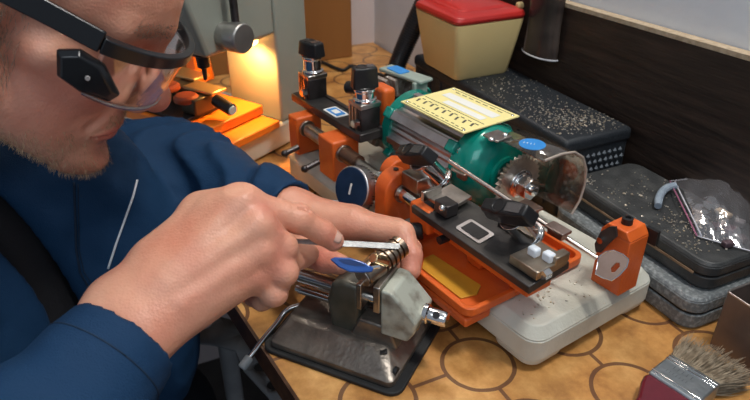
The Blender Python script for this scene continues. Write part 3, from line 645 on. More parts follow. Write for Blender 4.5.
b.build('ferrule_ridge', CHROME, br, bev=.0004)
b = B(); text_strokes(b, 'IIIII', frameM((.0065, .012, .01865), (0, -1, 0), (0, 0, 1)), .004, .12); text_strokes(b, 'IIIIIII', frameM((-.0005, .014, .01865), (0, -1, 0), (0, 0, 1)), .003, .12); b.build('stamped_print', mat('stamp_grey', (.16, .18, .2), .4, .5), br)
for x, y in ((-.0095, .016), (-.0095, -.016)): B().ball((x, y, .0187), .0012, sc=(1, 1, .5)).build('ferrule_nail', CHROME, br)
rnd = random.Random(2); b = B()
for i in range(1500):
    y0 = rnd.uniform(-.0195, .0195); z0 = rnd.uniform(.004, .0165); spread = y0/.0195; 
    ln = rnd.uniform(.028, .042)*(1-.12*abs(spread)); dx = ln; dy = ln*(spread*.30+rnd.gauss(0, .08)) - .004; dz = rnd.gauss(0, .003)+(z0-.010)*.5
    a0_ = V((.020, y0, z0)); a2 = V((.020+dx, y0+dy, max(z0+dz, .001))); a1_ = (a0_+a2)/2 + V((0, rnd.gauss(0, .0015), rnd.gauss(0, .001))); a1_.z = max(a1_.z, .001)
    b.tube([a0_, a1_, a2], [.00032, .0003, .00015], n=3, cap=False)
o = b.build('bristles', mat('bristle_grey', (.20, .15, .095), .6, 0, (.42, .34, .24), 150), br, smooth=180); o['kind'] = 'stuff'
# ================================================================ BENCH VISE (frame VF)
VF = Frame(onz(385, 396, 0), math.atan2(-.43, .90))
CAST = mat('worn_cast_iron', (.13, .11, .095), .36, .75, (.30, .27, .23), 28, .9, 120, detail=8, lo=.35, hi=.7)
CASTL = mat('pale_worn_enamel', (.44, .46, .39), .42, .2, (.13, .10, .07), 60, .6, 200, detail=8, lo=.45, hi=.72)
vs = thing('bench_vise', 'small worn cast iron bench vise on black rubber pad', 'vise', VF)
B().prism(rrect(-.123, .012, .0, .118, .012), 0, .004).build('rubber_pad', RUBBER, vs, bev=.001)
b = B(); bo_ = rrect(-.116, .004, .005, .112, .006); bt_ = rrect(-.108, -.012, .024, .094, .010)
b.prism(bo_, .0042, .010, top=bo_); b.prism(bo_, .010, .024, top=bt_)
b.build('base', CAST, vs, bev=.0015, seg=3)
b = B(); b.prism([(-.050, 0), (-.004, 0), (-.012, .022), (-.040, .022)], 0, .040, M=Mx.Translation((0, .072, .020)) @ Mx.Rotation(math.radians(90), 4, 'X')); b.build('pedestal', CAST, vs, bev=.002)
b = B(); b.box((-.006, .0895, .018), (.012, .008, .016)); o = b.build('slot_lug', CAST, vs, bev=.001)
b = B(); b.box((-.016, .030, .0225), (.006, .018, .0012), Mx.Rotation(.5, 3, 'Z')); b.build('oblong_slot', BLACK, vs, bev=.0004)
FJ = mat('dark_vise_paint', (.055, .055, .042), .35, .3, (.10, .095, .075), 40, .3, 150)
b = B(); b.prism([(-.068, .018), (-.041, .018), (-.0400, .045), (-.0405, .073), (-.056, .075), (-.067, .069), (-.072, .050)], -.070, -.034, M=Mx.Rotation(math.radians(90), 4, 'X')); b.build('fixed_jaw', FJ, vs, bev=.004, seg=4)
B().box((-.0378, .050, .068), (.0045, .042, .026)).build('jaw_plate', STEEL, vs, bev=.0008)
b = B(); b.prism([(-.019, .034), (.005, .034), (.011, .044), (.013, .056), (-.009, .079), (-.019, .080)], -.068, -.031, M=Mx.Rotation(math.radians(90), 4, 'X')); b.build('moving_jaw', CASTL, vs, bev=.002, seg=3)
B().box((-.0220, .050, .070), (.0060, .042, .026)).build('jaw_plate', STEEL, vs, bev=.0008)
B().cyl((-.112, .050, .038), (.008, .050, .038), .0042).build('guide_rod', CHROME, vs, bev=.0004)
b = B(); pr_ = []; 
for k in range(0, 62): pr_ += [(k*.0011, .0050), (k*.0011+.00055, .0060)]
b.lathe((-.112, .050, .054), (1, 0, 0), pr_, 20); b.build('threaded_screw', CHROME, vs, smooth=20)
b = B(); b.lathe((-.045, .050, .054), (1, 0, 0), [(0, .0055), (.054, .0055), (.0575, .0085), (.061, .0085), (.062, .0068), (.076, .0068), (.0775, .0060)], 28); sc_ = b.build('screw_head', CHROME, vs)
B().lathe((.0245, .0455, .0590), (0, -.75, .66), [(0, .0030), (.0015, .0030)], 16).build('cross_hole', BLACK, sc_)
for x, y in ((.000, .018),): B().lathe((x, y, .012), (1, 0, 0), [(0, .004), (.003, .004)]).build('base_bolt', BLACK, vs)
hp = [VF.loc(u, v, 'z', z) for u, v, z in ((300, 305, .022), (291, 308, .020), (284, 313, .016), (277, 323, .010), (266, 336, .004), (256, 349, -.002), (250, 357, -.006))]
hl = B().tube(smooth_path(hp), .0026, n=12).build('clamp_lever', CHROME, vs, smooth=180); hl['label'] = 'bent steel lever at the left of the vise base'
B().cyl(hp[-1], hp[-1]+(hp[-1]-hp[-2]).normalized()*.012, .0042).build('lever_tip', mat('grey_plastic', (.30, .32, .33), .4), hl, bev=.001)
# lock cylinder gripped in the jaws
BRASSY = mat('worn_brass_nickel', (.42, .33, .25), .28, 1, (.25, .19, .14), 90)
la = at(363, 277, .522); lb = at(400, 246, .546); ax_ = (lb-la).normalized()
lk = thing('lock_cylinder', 'worn nickel lock cylinder with pin grooves gripped in the vise jaws', 'lock', None, la)
Ll = (lb-la).length
pr_ = [(0, .0092), (.001, .0102), (Ll*.36, .0102)]
for k in range(5):
    t0 = Ll*(.40+.115*k); pr_ += [(t0, .0102), (t0+.0002, .0080), (t0+.0018, .0080), (t0+.0020, .0102)]
pr_ += [(Ll, .0102), (Ll+.001, .009)]
B().lathe((0, 0, 0), ax_, pr_, 32).build('cylinder_body', BRASSY, lk, smooth=25)
B().lathe(-ax_*.0004, -ax_, [(0, .0088), (.0008, .0085)], 24).build('cylinder_face', mat('face_nickel', (.62, .55, .48), .3, 1), lk)
up_ = V((0, -.5, .86)); up_ = (up_-ax_*up_.dot(ax_)).normalized(); sd_ = ax_.cross(up_)
pb_ = at(373, 258, .514)-la; B().cyl(pb_, at(385, 262, .528)-la, .0042, .0050, n=18).build('plug', mat('plug_brass', (.62, .48, .28), .25, 1), lk, bev=.0006)
# key with blue plastic head
kc = at(352, 264, .508); kt = thing('blue_headed_key', 'key with translucent dark blue plastic head pushed into the lock', 'key', None, kc)
nn = V((.10, -.72, .68)).normalized()
def onpl(u, v, p0, n_): 
    r = ray(u, v); o_ = V((0, 0, CAM_H)); return o_ + r*((p0-o_).dot(n_)/r.dot(n_))
bl = [(330, 259), (335, 257), (350, 257.5), (362, 261), (369, 265), (374, 267.5), (372, 272), (362, 272.5), (350, 272), (339, 267)]
b = B(); vs0 = [b.b.verts.new(onpl(u, v, kc, nn)-kc) for u, v in bl]; vs1 = [b.b.verts.new(onpl(u, v, kc, nn)-kc - nn*.0035) for u, v in bl]; n = len(bl)
b.b.faces.new(vs0); b.b.faces.new(vs1[::-1])
for i in range(n): b.b.faces.new((vs0[i], vs0[(i+1) % n], vs1[(i+1) % n], vs1[i]))
BLP = mat('blue_plastic', (.012, .06, .26), .22, 0, (.02, .09, .34), 60, coat=.4)
hd = b.build('key_head', BLP, kt, bev=.001, seg=3)
ins = [(338, 260), (350, 260), (361, 263.5), (366, 266), (356, 266), (345, 264)]
b = B(); b.b.faces.new([b.b.verts.new(onpl(u, v, kc, nn)-kc + nn*.0003) for u, v in ins]); b.build('head_recess', mat('blue_dark', (.006, .028, .12), .3), hd)
B().tube([onpl(368, 268, kc, nn)-kc-nn*.002, onpl(380, 266, kc, nn)-kc-nn*.002], .0018, n=6).build('blade', CHROME, kt)
# flat needle file
fa = at(292, 241, .510); fb = at(400, 246.5, .532)
fl = thing('flat_file', 'thin flat steel needle file held between the fingers over the lock', 'file', None, fa)
d = fb-fa; Lf = d.length; M_ = frameM((0, 0, 0), d, V((.0, -.60, .80)))
b = B(); b.prism([(0, -.0018), (Lf*.45, -.0026), (Lf-.002, -.0026), (Lf, -.0012), (Lf, .0026), (Lf*.45, .0026), (0, .0018)], -.0006, .0006, M=M_); b.build('blade', mat('file_steel', (.40, .40, .39), .42, .9, (.30, .30, .29), 300, .5, 900), fl, bev=.0002)
B().cyl(V((0, 0, 0)), -d.normalized()*.05, .0022, .0018).build('tang', STEEL, fl)
# ================================================================ GREY-GREEN MILLING MACHINE (frame GF)
GF = Frame(onz(262, 160, 0), math.atan2(-.56, .83))
GG = mat('grey_green_enamel', (.30, .32, .27), .42, 0, (.26, .28, .235), 9, .15, 150, coat=.1)
gm = thing('key_milling_machine', 'grey-green upright key milling machine with lit recess and orange table', 'machine', GF)
B().box((-.125, -.010, .021), (.25, .21, .036)).build('base', CREAM, gm, bev=.004, seg=3)
for x in (-.02, -.23):
    for y in (-.10, .08): B().cyl((x, y, .0), (x, y, .0035), .009).build('rubber_foot', RUBBER, gm)
b = B(); b.box((-.05, .080, .26), (.10, .064, .440)); b.build('column', GG, gm, bev=.004, seg=3)
hf = GF.loc(183, 0, 'x', 0)
b = B(); b.prism([(-.074, .164), (.0475, .166), (.0475, .48), (-.13, .48), (hf.y, hf.z)], -.10, .0, M=frameM((0, 0, 0), (0, 1, 0), (1, 0, 0))); b.build('head', GG, gm, bev=.006, seg=4)
kb_ = GF.loc(231, 36, 'x', .012)
b = B(); b.lathe((0.000, kb_.y, kb_.z), (1, 0, 0), [(0, .016), (.012, .0155), (.014, .018), (.032, .018), (.034, .0165)], 36); kn = b.build('feed_knob', mat('satin_steel', (.5, .49, .46), .35, .9, (.4, .39, .37), 30), gm, bev=.0006)
B().tube([(.018, kb_.y+.004, kb_.z+.014), (.018, kb_.y+.004, kb_.z+.24)], .0048, n=14).build('feed_lever', DSTEEL, gm)
sp = GF.loc(209, 62, 'x', -.045)
b = B(); b.lathe((-.045, -.042, .166), (0, 0, -1), [(0, .013), (.012, .013), (.014, .009), (.028, .008), (.030, .0035), (.045, .0025)], 24); b.build('spindle', DSTEEL, gm)
B().lathe((-.030, .030, .166), (0, 0, -1), [(0, .018), (.004, .018), (.006, .012)]).build('lamp_mount', BLACK, gm)
lm = B().lathe((-.030, .030, .1600), (0, 0, -1), [(0, .011), (.006, .010), (.009, .006), (.010, 0)], 20).build('lamp_bulb', mat('warm_bulb', (1, .50, .16), .3, emit=8), gm)
l = bpy.data.lights.new('machine_lamp_light', 'SPOT'); l.energy = 1.3; l.color = (1, .47, .13); l.shadow_soft_size = .012; l.spot_size = math.radians(160); l.spot_blend = .6
lo_ = bpy.data.objects.new('machine_lamp_light', l); COL.objects.link(lo_); lo_.location = GF.M @ V((-.030, .020, .146)); lo_.rotation_euler = (V((0, 0, -1)) + V((0, .35, 0))).to_track_quat('-Z', 'Y').to_euler()
ORG = mat('bright_orange_enamel', (.85, .22, .015), .38, 0, (.78, .19, .012), 30, coat=.2)
B().box((-.080, -.018, .0455), (.180, .100, .011)).build('lower_table', ORG, gm, bev=.002)
B().box((-.105, -.024, .0590), (.165, .118, .014)).build('upper_table', ORG, gm, bev=.002)
B().box((-.120, -.040, .0690), (.120, .070, .005)).build('vise_plate', BLACK, gm, bev=.001)
b = B(); b.box((-.070, -.040, .083), (.028, .034, .022)); b.box((-.125, -.010, .081), (.05, .030, .018)); b.build('vise_jaw', mat('olive_steel', (.10, .09, .06), .35, .6), gm, bev=.002)
b = B(); b.box((-.075, -.020, .0965), (.055, .028, .004)); b.box((-.150, .012, .094), (.07, .030, .004)); b.build('brass_clamp', mat('brass_plate', (.65, .45, .20), .3, .8), gm, bev=.001)
hc0 = V((-.060, -.040, .086)); 
ha = GF.loc(216, 100, 'z', .090); hb = GF.loc(232, 110, 'z', .084)
hnd = B().cyl(ha, hb, .0085).build('vise_handle', BLACK, gm, bev=.001)
B().cyl(hb+(hb-ha).normalized()*.0002, hb+(hb-ha).normalized()*.0025, .006).build('handle_cap', mat('pale_blue', (.45, .62, .68), .3), hnd)
for (u, v), nm in (((186, 98), 0), ((168, 87), 1)):
    p = GF.loc(u, v, 'z', .092); B().lathe(p - V((0, 0, .006)), (0, 0, 1), [(0, .012), (.003, .0165), (.008, .0165), (.011, .013)], 30).build('clamp_disc', mat('red_brown_wood', (.42, .10, .045), .4, 0, (.34, .08, .035), 40), gm)
    B().cyl(p - V((0, 0, .020)), p - V((0, 0, .006)), .004).build('disc_stem', STEEL, gm)
p = GF.loc(185, 72, 'x', -.10); B().box((-.175, .060, .095), (.030, .035, .062), taper=(.6, .8)).build('guide_arm', ORG, gm, bev=.004)
# perforated white bracket below the bench edge
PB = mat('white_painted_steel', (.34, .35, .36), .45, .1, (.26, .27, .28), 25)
zc_ = -.16
def plate(pts, holes, z, th, name, m, par):
    b = B(); O_ = [onz(u, v, z) for u, v in pts]
    up = [b.b.verts.new(p) for p in O_]; rims = []
    for (u, v, r) in holes:
        c = onz(u, v, z); rims.append([b.b.verts.new(c + V((r*math.cos(t*math.pi/8), r*math.sin(t*math.pi/8), 0))) for t in range(16)])
    ed = []
    for R_ in [up]+rims:
        for i in range(len(R_)): ed.append(b.b.edges.new((R_[i], R_[(i+1) % len(R_)])))
    bmesh.ops.triangle_fill(b.b, use_beauty=True, edges=ed)
    o = b.build(name, m, par); md = o.modifiers.new('s', 'SOLIDIFY'); md.thickness = th; return o
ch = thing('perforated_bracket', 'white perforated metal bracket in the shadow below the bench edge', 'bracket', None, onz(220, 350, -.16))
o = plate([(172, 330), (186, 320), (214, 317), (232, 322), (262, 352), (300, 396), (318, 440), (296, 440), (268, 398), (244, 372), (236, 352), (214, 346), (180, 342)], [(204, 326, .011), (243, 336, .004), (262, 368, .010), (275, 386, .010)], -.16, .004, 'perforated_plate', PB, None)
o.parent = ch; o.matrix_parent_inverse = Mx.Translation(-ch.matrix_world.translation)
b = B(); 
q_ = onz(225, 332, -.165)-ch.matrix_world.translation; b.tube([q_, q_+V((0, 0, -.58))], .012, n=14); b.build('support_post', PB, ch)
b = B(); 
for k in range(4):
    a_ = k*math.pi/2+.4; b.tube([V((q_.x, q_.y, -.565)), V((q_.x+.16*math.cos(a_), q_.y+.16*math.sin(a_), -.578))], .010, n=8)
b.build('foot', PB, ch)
# ================================================================ PERSON
import openvdb as vdb
def seg_d(P_, a, b, ra, rb):
    a = np.array(a, 'f'); b = np.array(b, 'f'); ab = b-a; L2 = float(ab@ab)
    t = np.clip(((P_-a)@ab)/L2, 0, 1)
    return np.linalg.norm(P_-a-t[..., None]*ab, axis=-1) - (ra+(rb-ra)*t)
def ell_d(P_, c, r, R_=None):
    q = P_-np.array(c, 'f')
    if R_ is not None: q = q@R_
    r = np.array(r, 'f'); k0 = np.linalg.norm(q/r, axis=-1); k1 = np.linalg.norm(q/(r*r), axis=-1)
    return k0*(k0-1)/np.maximum(k1, 1e-6)
def smin(a, b, k):
    h = np.maximum(k-np.abs(a-b), 0)/k; return np.minimum(a, b)-h*h*k*.25
def smax(a, b, k): return -smin(-a, -b, k)
def wnoise(P_, f, seed=0):
    rs = np.random.RandomState(seed); s_ = 0
    for i in range(5):
        k = rs.randn(3).astype('f'); k /= np.linalg.norm(k); ph = rs.rand()*6.28; k2 = rs.randn(3).astype('f')
        s_ = s_ + np.sin((P_@k)*f*(1+.35*i) + ph + 1.3*np.sin((P_@k2)*f*.5+i))
    return s_/5
def iso_mesh(fn, lo, hi, vox):
    lo = np.array(lo, 'f'); n = np.ceil((np.array(hi)-lo)/vox).astype(int)+1
    out = np.empty(tuple(n), 'f')
    ys = lo[1]+vox*np.arange(n[1], dtype='f'); zs = lo[2]+vox*np.arange(n[2], dtype='f')
    for i0 in range(0, n[0], 24):
        xs = lo[0]+vox*np.arange(i0, min(i0+24, n[0]), dtype='f')
        G = np.stack(np.meshgrid(xs, ys, zs, indexing='ij'), -1); out[i0:i0+len(xs)] = fn(G)
    g = vdb.FloatGrid(background=float(vox*4)); out = np.clip(out, -vox*4, vox*4); g.copyFromArray(out); g.background = vox*4
    p, q = g.convertToQuads(0.0)[:2]
    return p*vox+lo, q
def to_obj(name, shells, m, parent, smooth_it=0):
    vs = []; fs = []; o = 0
    for p, q in shells: vs.append(p); fs.append(q+o); o += len(p)
    vs = np.concatenate(vs); fs = np.concatenate(fs); me = bpy.data.meshes.new(name)
    me.vertices.add(len(vs)); me.vertices.foreach_set('co', vs.astype('f').ravel())
    me.loops.add(len(fs)*4); me.polygons.add(len(fs)); me.loops.foreach_set('vertex_index', fs.astype('i').ravel())
    me.polygons.foreach_set('loop_start', np.arange(0, len(fs)*4, 4, dtype='i')); me.update(calc_edges=True); me.validate()
    b = bmesh.new(); b.from_mesh(me); bmesh.ops.recalc_face_normals(b, faces=b.faces)
    for _ in range(smooth_it): bmesh.ops.smooth_vert(b, verts=b.verts, factor=.5, use_axis_x=True, use_axis_y=True, use_axis_z=True)
    b.to_mesh(me); b.free()
    for p in me.polygons: p.use_smooth = True
    me.materials.append(m); ob = bpy.data.objects.new(name, me); COL.objects.link(ob); ob.parent = parent
    if parent is not None: ob.matrix_parent_inverse = parent.matrix_world.inverted()
    return ob
# skin
SK = bpy.data.materials.new('skin'); SK.use_nodes = True; nt = SK.node_tree; N = nt.nodes; Lk = nt.links; bs = N['Principled BSDF']
tc = N.new('ShaderNodeTexCoord'); n1 = N.new('ShaderNodeTexNoise'); n1.inputs['Scale'].default_value = 22; n1.inputs['Detail'].default_value = 4; Lk.new(tc.outputs['Object'], n1.inputs[0])
cr = N.new('ShaderNodeValToRGB'); cr.color_ramp.elements[0].position = .35; cr.color_ramp.elements[1].position = .68
cr.color_ramp.elements[0].color = (.70, .36, .24, 1); cr.color_ramp.elements[1].color = (.62, .25, .16, 1); Lk.new(n1.outputs[0], cr.inputs[0]); Lk.new(cr.outputs[0], bs.inputs['Base Color'])
bs.inputs['Roughness'].default_value = .42; bs.inputs['Subsurface Weight'].default_value = .15; bs.inputs['Subsurface Radius'].default_value = (1, .35, .2); bs.inputs['Subsurface Scale'].default_value = .004
vo = N.new('ShaderNodeTexVoronoi'); vo.inputs['Scale'].default_value = 520; n2 = N.new('ShaderNodeTexNoise'); n2.inputs['Scale'].default_value = 130; n2.inputs['Detail'].default_value = 5
Lk.new(tc.outputs['Object'], vo.inputs[0]); Lk.new(tc.outputs['Object'], n2.inputs[0])
ad = N.new('ShaderNodeMath'); ad.operation = 'MULTIPLY_ADD'; Lk.new(vo.outputs[0], ad.inputs[0]); ad.inputs[1].default_value = .35; Lk.new(n2.outputs[0], ad.inputs[2])
bp = N.new('ShaderNodeBump'); bp.inputs['Strength'].default_value = .6; bp.inputs['Distance'].default_value = .001; Lk.new(ad.outputs[0], bp.inputs['Height']); Lk.new(bp.outputs[0], bs.inputs['Normal'])
HR = Mx(((0.8384, -0.1284, 0.5293), (0.0895, 0.991, 0.0986), (-0.5373, -0.0356, 0.8424))); HO = V((-0.2598, 0.4761, 0.2916))
HM = Mx.Translation(HO) @ HR.to_4x4()
def hw(x, y, z): return HM @ V((x, y, z))
def head_base(P_):
    d = ell_d(P_, (-.005, 0, .055), (.098, .076, .080))
    d = smin(d, ell_d(P_, (.045, 0, .045), (.055, .062, .058)), .02)
    d = smin(d, ell_d(P_, (.043, 0, -.02), (.050, .058, .055)), .02)
    d = smin(d, ell_d(P_, (.036, 0, -.058), (.046, .050, .036)), .02)
    for s in (1, -1):
        d = smin(d, seg_d(P_, (-.002, s*.055, -.040), (.070, s*.016, -.086), .017, .017), .022)
        d = smin(d, seg_d(P_, (-.005, s*.058, .01), (-.002, s*.055, -.045), .016, .016), .02)
        d = smin(d, seg_d(P_, (.066, s*.040, -.010), (.040, s*.058, -.002), .015, .012), .02)
        d = smin(d, seg_d(P_, (.090, s*.008, .034), (.072, s*.046, .034), .010, .009), .014)
    d = smin(d, ell_d(P_, (.083, 0, -.089), (.019, .020, .016)), .016)
    d = smin(d, ell_d(P_, (.074, 0, -.050), (.022, .030, .024)), .014)
    for s in (1, -1):
        d = smax(d, -ell_d(P_, (.104, s*.033, .016), (.018, .017, .012)), .014)
        d = smin(d, ell_d(P_, (.076, s*.032, .014), (.0145, .0155, .0125)), .004)
        d = smax(d, -seg_d(P_, (.094, s*.024, .0135), (.086, s*.046, .012), .0011, .0011), .002)
    d = smin(d, seg_d(P_, (.092, 0, .020), (.108, 0, -.012), .0075, .0095), .012)
    d = smin(d, ell_d(P_, (.1100, 0, -.0190), (.0145, .0135, .0125)), .008)
    for s in (1, -1):
        d = smin(d, ell_d(P_, (.099, s*.0140, -.0245), (.0120, .0075, .0090)), .006)
        d = smax(d, -ell_d(P_, (.1055, s*.0065, -.0315), (.0050, .0032, .0035)), .003)
        # nasolabial fold
        d = smax(d, -seg_d(P_, (.095, s*.022, -.022), (.080, s*.034, -.052), .0016, .0012), .007)
        # ear
        e = ell_d(P_, (-.006, s*.078, .002), (.018, .007, .031)); e = smax(e, -ell_d(P_, (-.002, s*.086, .004), (.010, .006, .018)), .004)
        d = smin(d, e, .006)
    d = smax(d, -seg_d(P_, (.104, -.012, -.0745), (.104, .012, -.0745), .0075, .0075), .012)
    d = smin(d, seg_d(P_, (-.030, 0, -.045), (-.085, 0, -.21), .056, .066), .03)
    for i, (x, z) in enumerate(((.099, .062), (.094, .074), (.086, .087))):
        d = smax(d, -seg_d(P_, (x, 0, z), (x-.022, -.045, z), .0012, .0008), .005)
    return d + .0006*wnoise(P_, 90, 4)
def surf_x(y, z):
    xs = np.linspace(.13, .03, 400, dtype='f'); Q = np.stack([xs, np.full(400, y, 'f'), np.full(400, z, 'f')], -1)[None, None]
    return float(xs[np.argmax(head_base(Q)[0, 0] < 0)])
MY = [0, .008, .016, .023, .029]; MZ = [-.0570, -.0572, -.0582, -.0596, -.0608]
UPP = [(surf_x(y, z+.0042)-r_*.45, y, z+.0042*(1-k_/4.6), r_) for k_, (y, z, r_) in enumerate(zip(MY, MZ, (.0046, .0050, .0040, .0028, .0014)))]
LOW = [(surf_x(y, z-.0052)-r_*.45, y, z-.0054*(1-k_/4.6), r_) for k_, (y, z, r_) in enumerate(zip(MY, MZ, (.0060, .0058, .0046, .0030, .0014)))]
GRV = [(surf_x(y, z)+.0006+.0014*(1-k_/4), y, z) for k_, (y, z) in enumerate(zip(MY, MZ))]
def lip_d(P_, L_):
    e = None
    for s in (1, -1):
        for q0_, q1_ in zip(L_, L_[1:]):
            t = seg_d(P_, (q0_[0], s*q0_[1], q0_[2]), (q1_[0], s*q1_[1], q1_[2]), q0_[3], q1_[3]); e = t if e is None else np.minimum(e, t)
    return e
def head_sdf(P_):
    d = head_base(P_); d = smin(d, lip_d(P_, UPP), .003); d = smin(d, lip_d(P_, LOW), .003)
    return smax(d, -lip_d(P_, [(x, y, z, .0013) for x, y, z in GRV]), .0015)
lo = np.array((-.115, -.10, -.23)); hi = np.array((.135, .10, .145))
p, q = iso_mesh(head_sdf, lo, hi, .0015)
Hn = np.array(HM)
head_shell = ((p@Hn[:3, :3].T+Hn[:3, 3]), q)
# hands
def A(u, v, d): return np.array(at(u, v, d))
def chain(P_, d, pts, k, k0=None):
    e = None
    for (a, ra), (b, rb) in zip(pts, pts[1:]):
        s_ = seg_d(P_, a, b, ra, rb); e = s_ if e is None else smin(e, s_, .003)
    return e if d is None else smin(d, e, k)
RW = A(130, 332, .450)
def right_hand(P_):
    W0, W1, W2 = A(117, 303, .455), A(130, 317, .450), A(147, 330, .446)
    Tm = A(203, 216, .500)
    M1, M2, M3, M4 = A(241, 205, .484), A(260, 227, .479), A(263, 252, .481), A(255, 276, .486)
    d = seg_d(P_, W0, Tm, .0185, .0150)
    d = smin(d, seg_d(P_, Tm, M1, .0158, .0138), .014)
    d = smin(d, seg_d(P_, A(160, 262, .475), A(222, 212, .490), .018, .0150), .014)
    d = smin(d, seg_d(P_, W1, M1, .022, .0135), .014)
    d = smin(d, seg_d(P_, W1, M2, .020, .0125), .014)
    d = smin(d, seg_d(P_, W2, M3, .020, .0120), .014)
    d = smin(d, seg_d(P_, W2, M4, .018, .0118), .014)
    d = smin(d, seg_d(P_, A(170, 290, .468), A(235, 240, .492), .022, .016), .02)
    E0 = A(10, 500, .37)
    for w, o_ in ((W0, -1), (W1, 0), (W2, 1)): d = smin(d, seg_d(P_, w, E0+(w-np.array(W1))*1.0, .0185, .026), .014)
    ex = None
    F_ = [[(M1, .0128), (A(299, 219, .503), .0112), (A(322, 232, .513), .0100), (A(334, 240.5, .5195), .0086)],
          [(M2, .0125), (A(283, 247, .490), .0108), (A(291, 262, .512), .0092), (A(300, 260, .530), .0078)],
          [(M3, .0120), (A(283, 272, .489), .0106), (A(279, 284, .508), .0092), (A(268, 284, .525), .008)],
          [(M4, .0112), (A(274, 293, .492), .0098), (A(262, 300, .507), .0086), (A(252, 297, .518), .0075)]]
    for f_ in F_:
        e = chain(P_, None, f_, .003); e = smin(e, seg_d(P_, f_[1][0]-.0, f_[1][0]+.0001, f_[1][1]*1.02, f_[1][1]*1.02), .004)
        ex = e if ex is None else smin(ex, e, .0022)
    d = smin(d, ex, .0065)
    th = chain(P_, None, [(Tm, .016), (A(244, 240, .520), .0135), (A(283, 254, .533), .0115), (A(308, 254, .538), .0090)], .003)
    d = smin(d, th, .008)
    # knuckle bumps, tendons, wrist crease
    for m_, r_ in ((M1, .0105), (M2, .0105), (M3, .0100), (M4, .0095)): d = smin(d, np.linalg.norm(P_-(m_+np.array((0, -.004, .0045))), axis=-1)-r_, .007)
    for m_, w in ((M1, W1), (M2, W1), (M3, W2), (M4, W2)):
        a_ = w+(m_-w)*.35+np.array((0, -.014, .010)); d = smin(d, seg_d(P_, a_, m_+np.array((0, -.009, .006)), .0016, .0026), .010)
    d = smax(d, -seg_d(P_, A(176, 326, .423), A(166, 305, .418), .0016, .0010), .009)
    d = smax(d, -seg_d(P_, A(186, 332, .430), A(180, 316, .424), .0016, .0010), .006)
    for (u, v, dd) in ((297, 213, .4915), (301, 214.5, .4930), (305, 217, .495)):
        d = smax(d, -seg_d(P_, A(u+5, v-9, dd+.004), A(u-4, v+9, dd+.004), .0007, .0006), .0022)
    # nail plate groove
    return d + .0005*wnoise(P_, 130, 9) + .0006*wnoise(P_, 60, 2)
def bbox(pts, m): P0 = np.array(pts); return P0.min(0)-m, P0.max(0)+m
pts = [A(10, 500, .37), A(337, 240, .52), A(114, 302, .455), A(300, 260, .54), A(200, 214, .502), A(250, 297, .52)]
cut_lo, cut_hi = bbox([A(95, 380, .42), A(90, 320, .46), A(337, 240, .52), A(200, 205, .50), A(300, 260, .545), A(250, 305, .53), A(165, 372, .42)], .022)
rh = iso_mesh(right_hand, cut_lo, cut_hi, .0014)
def left_hand(P_):
    Wa, Wb = A(288, 214, .625), A(286, 226, .612)
    M1, M2 = A(352, 224, .598), A(351, 221, .612); M3, M4 = A(348, 224, .628), A(342, 230, .642)
    d = smin(seg_d(P_, Wa, M1, .019, .0135), seg_d(P_, Wb, M1, .018, .0135), .014)
    d = smin(d, seg_d(P_, Wa, M2, .019, .0135), .012); d = smin(d, seg_d(P_, Wa, M3, .019, .013), .012); d = smin(d, seg_d(P_, Wa, M4, .018, .012), .012)
    d = smin(d, seg_d(P_, Wa, A(236, 205, .66), .024, .030), .016)
    ex = None
    for f_ in [[(M1, .0132), (A(402, 234, .577), .0112), (A(411, 255, .568), .0100), (A(411, 271, .562), .0084)],
               [(M2, .0130), (A(397, 230, .598), .0106), (A(411, 249, .588), .0092), (A(404, 262, .580), .008)],
               [(M3, .012), (A(392, 232, .616), .0102), (A(402, 254, .605), .009), (A(392, 266, .596), .008)],
               [(M4, .011), (A(380, 240, .628), .009), (A(388, 258, .618), .008), (A(380, 268, .610), .0072)]]:
        e = chain(P_, None, f_, .003); ex = e if ex is None else smin(ex, e, .0022)
    d = smin(d, ex, .007)
    th = chain(P_, None, [(A(290, 232, .608), .017), (A(306, 252, .582), .0135), (A(326, 261, .563), .0112), (A(341, 265, .552), .0088)], .003)
    d = smin(d, th, .012)
    for (u, v, dd) in ((396, 222, .560), (400, 223, .560), (404, 225, .560)): d = smax(d, -seg_d(P_, A(u, v, dd), A(u-2, v+14, dd-.005), .0006, .0006), .002)
    return d + .0005*wnoise(P_, 130, 19) + .0006*wnoise(P_, 60, 12)
l_lo, l_hi = bbox([A(262, 205, .66), A(420, 270, .56), A(341, 265, .552), A(350, 210, .60), A(340, 235, .655), A(290, 250, .58)], .02)
lh = iso_mesh(left_hand, l_lo, l_hi, .0015)
# coarse torso, arms inside the clothes
SH_R = np.array((-.44, .30, .09)); SH_L = np.array((-.38, .66, .06)); EL_R = np.array(A(-30, 530, .36)); EL_L = np.array((-.225, .655, .058)); WR_L = A(293, 213, .622)
CUF_R = np.array(A(121, 343, .442))
NB = np.array(HM @ V((-.085, 0, -.20)))
def core(P_, g):
    d = ell_d(P_, (-.42, .50, -.06), (.135+g, .175+g, .24+g))
    d = smin(d, ell_d(P_, (-.44, .51, -.36), (.13+g, .16+g, .14+g)), .06)
    d = smin(d, seg_d(P_, SH_R, SH_L, .055+g, .055+g), .05)
    d = smin(d, seg_d(P_, NB, (NB[0]-.01, NB[1]+.02, .02), .055+g, .08+g), .04)
    return d
def arms(P_, g):
    d = smin(seg_d(P_, SH_R, EL_R, .055+g, .042+g), seg_d(P_, EL_R, CUF_R, .042+g, .028+g*.8), .02)
    e = smin(seg_d(P_, SH_L, EL_L, .055+g, .045+g), seg_d(P_, EL_L, WR_L, .045+g, .024+g*.8), .02)
    return np.minimum(d, e)
def body_core(P_):
    return smin(core(P_, -.022), arms(P_, -.008), .02)
tc_ = iso_mesh(body_core, (-.62, .06, -.52), (-.02, .80, .20), .008)
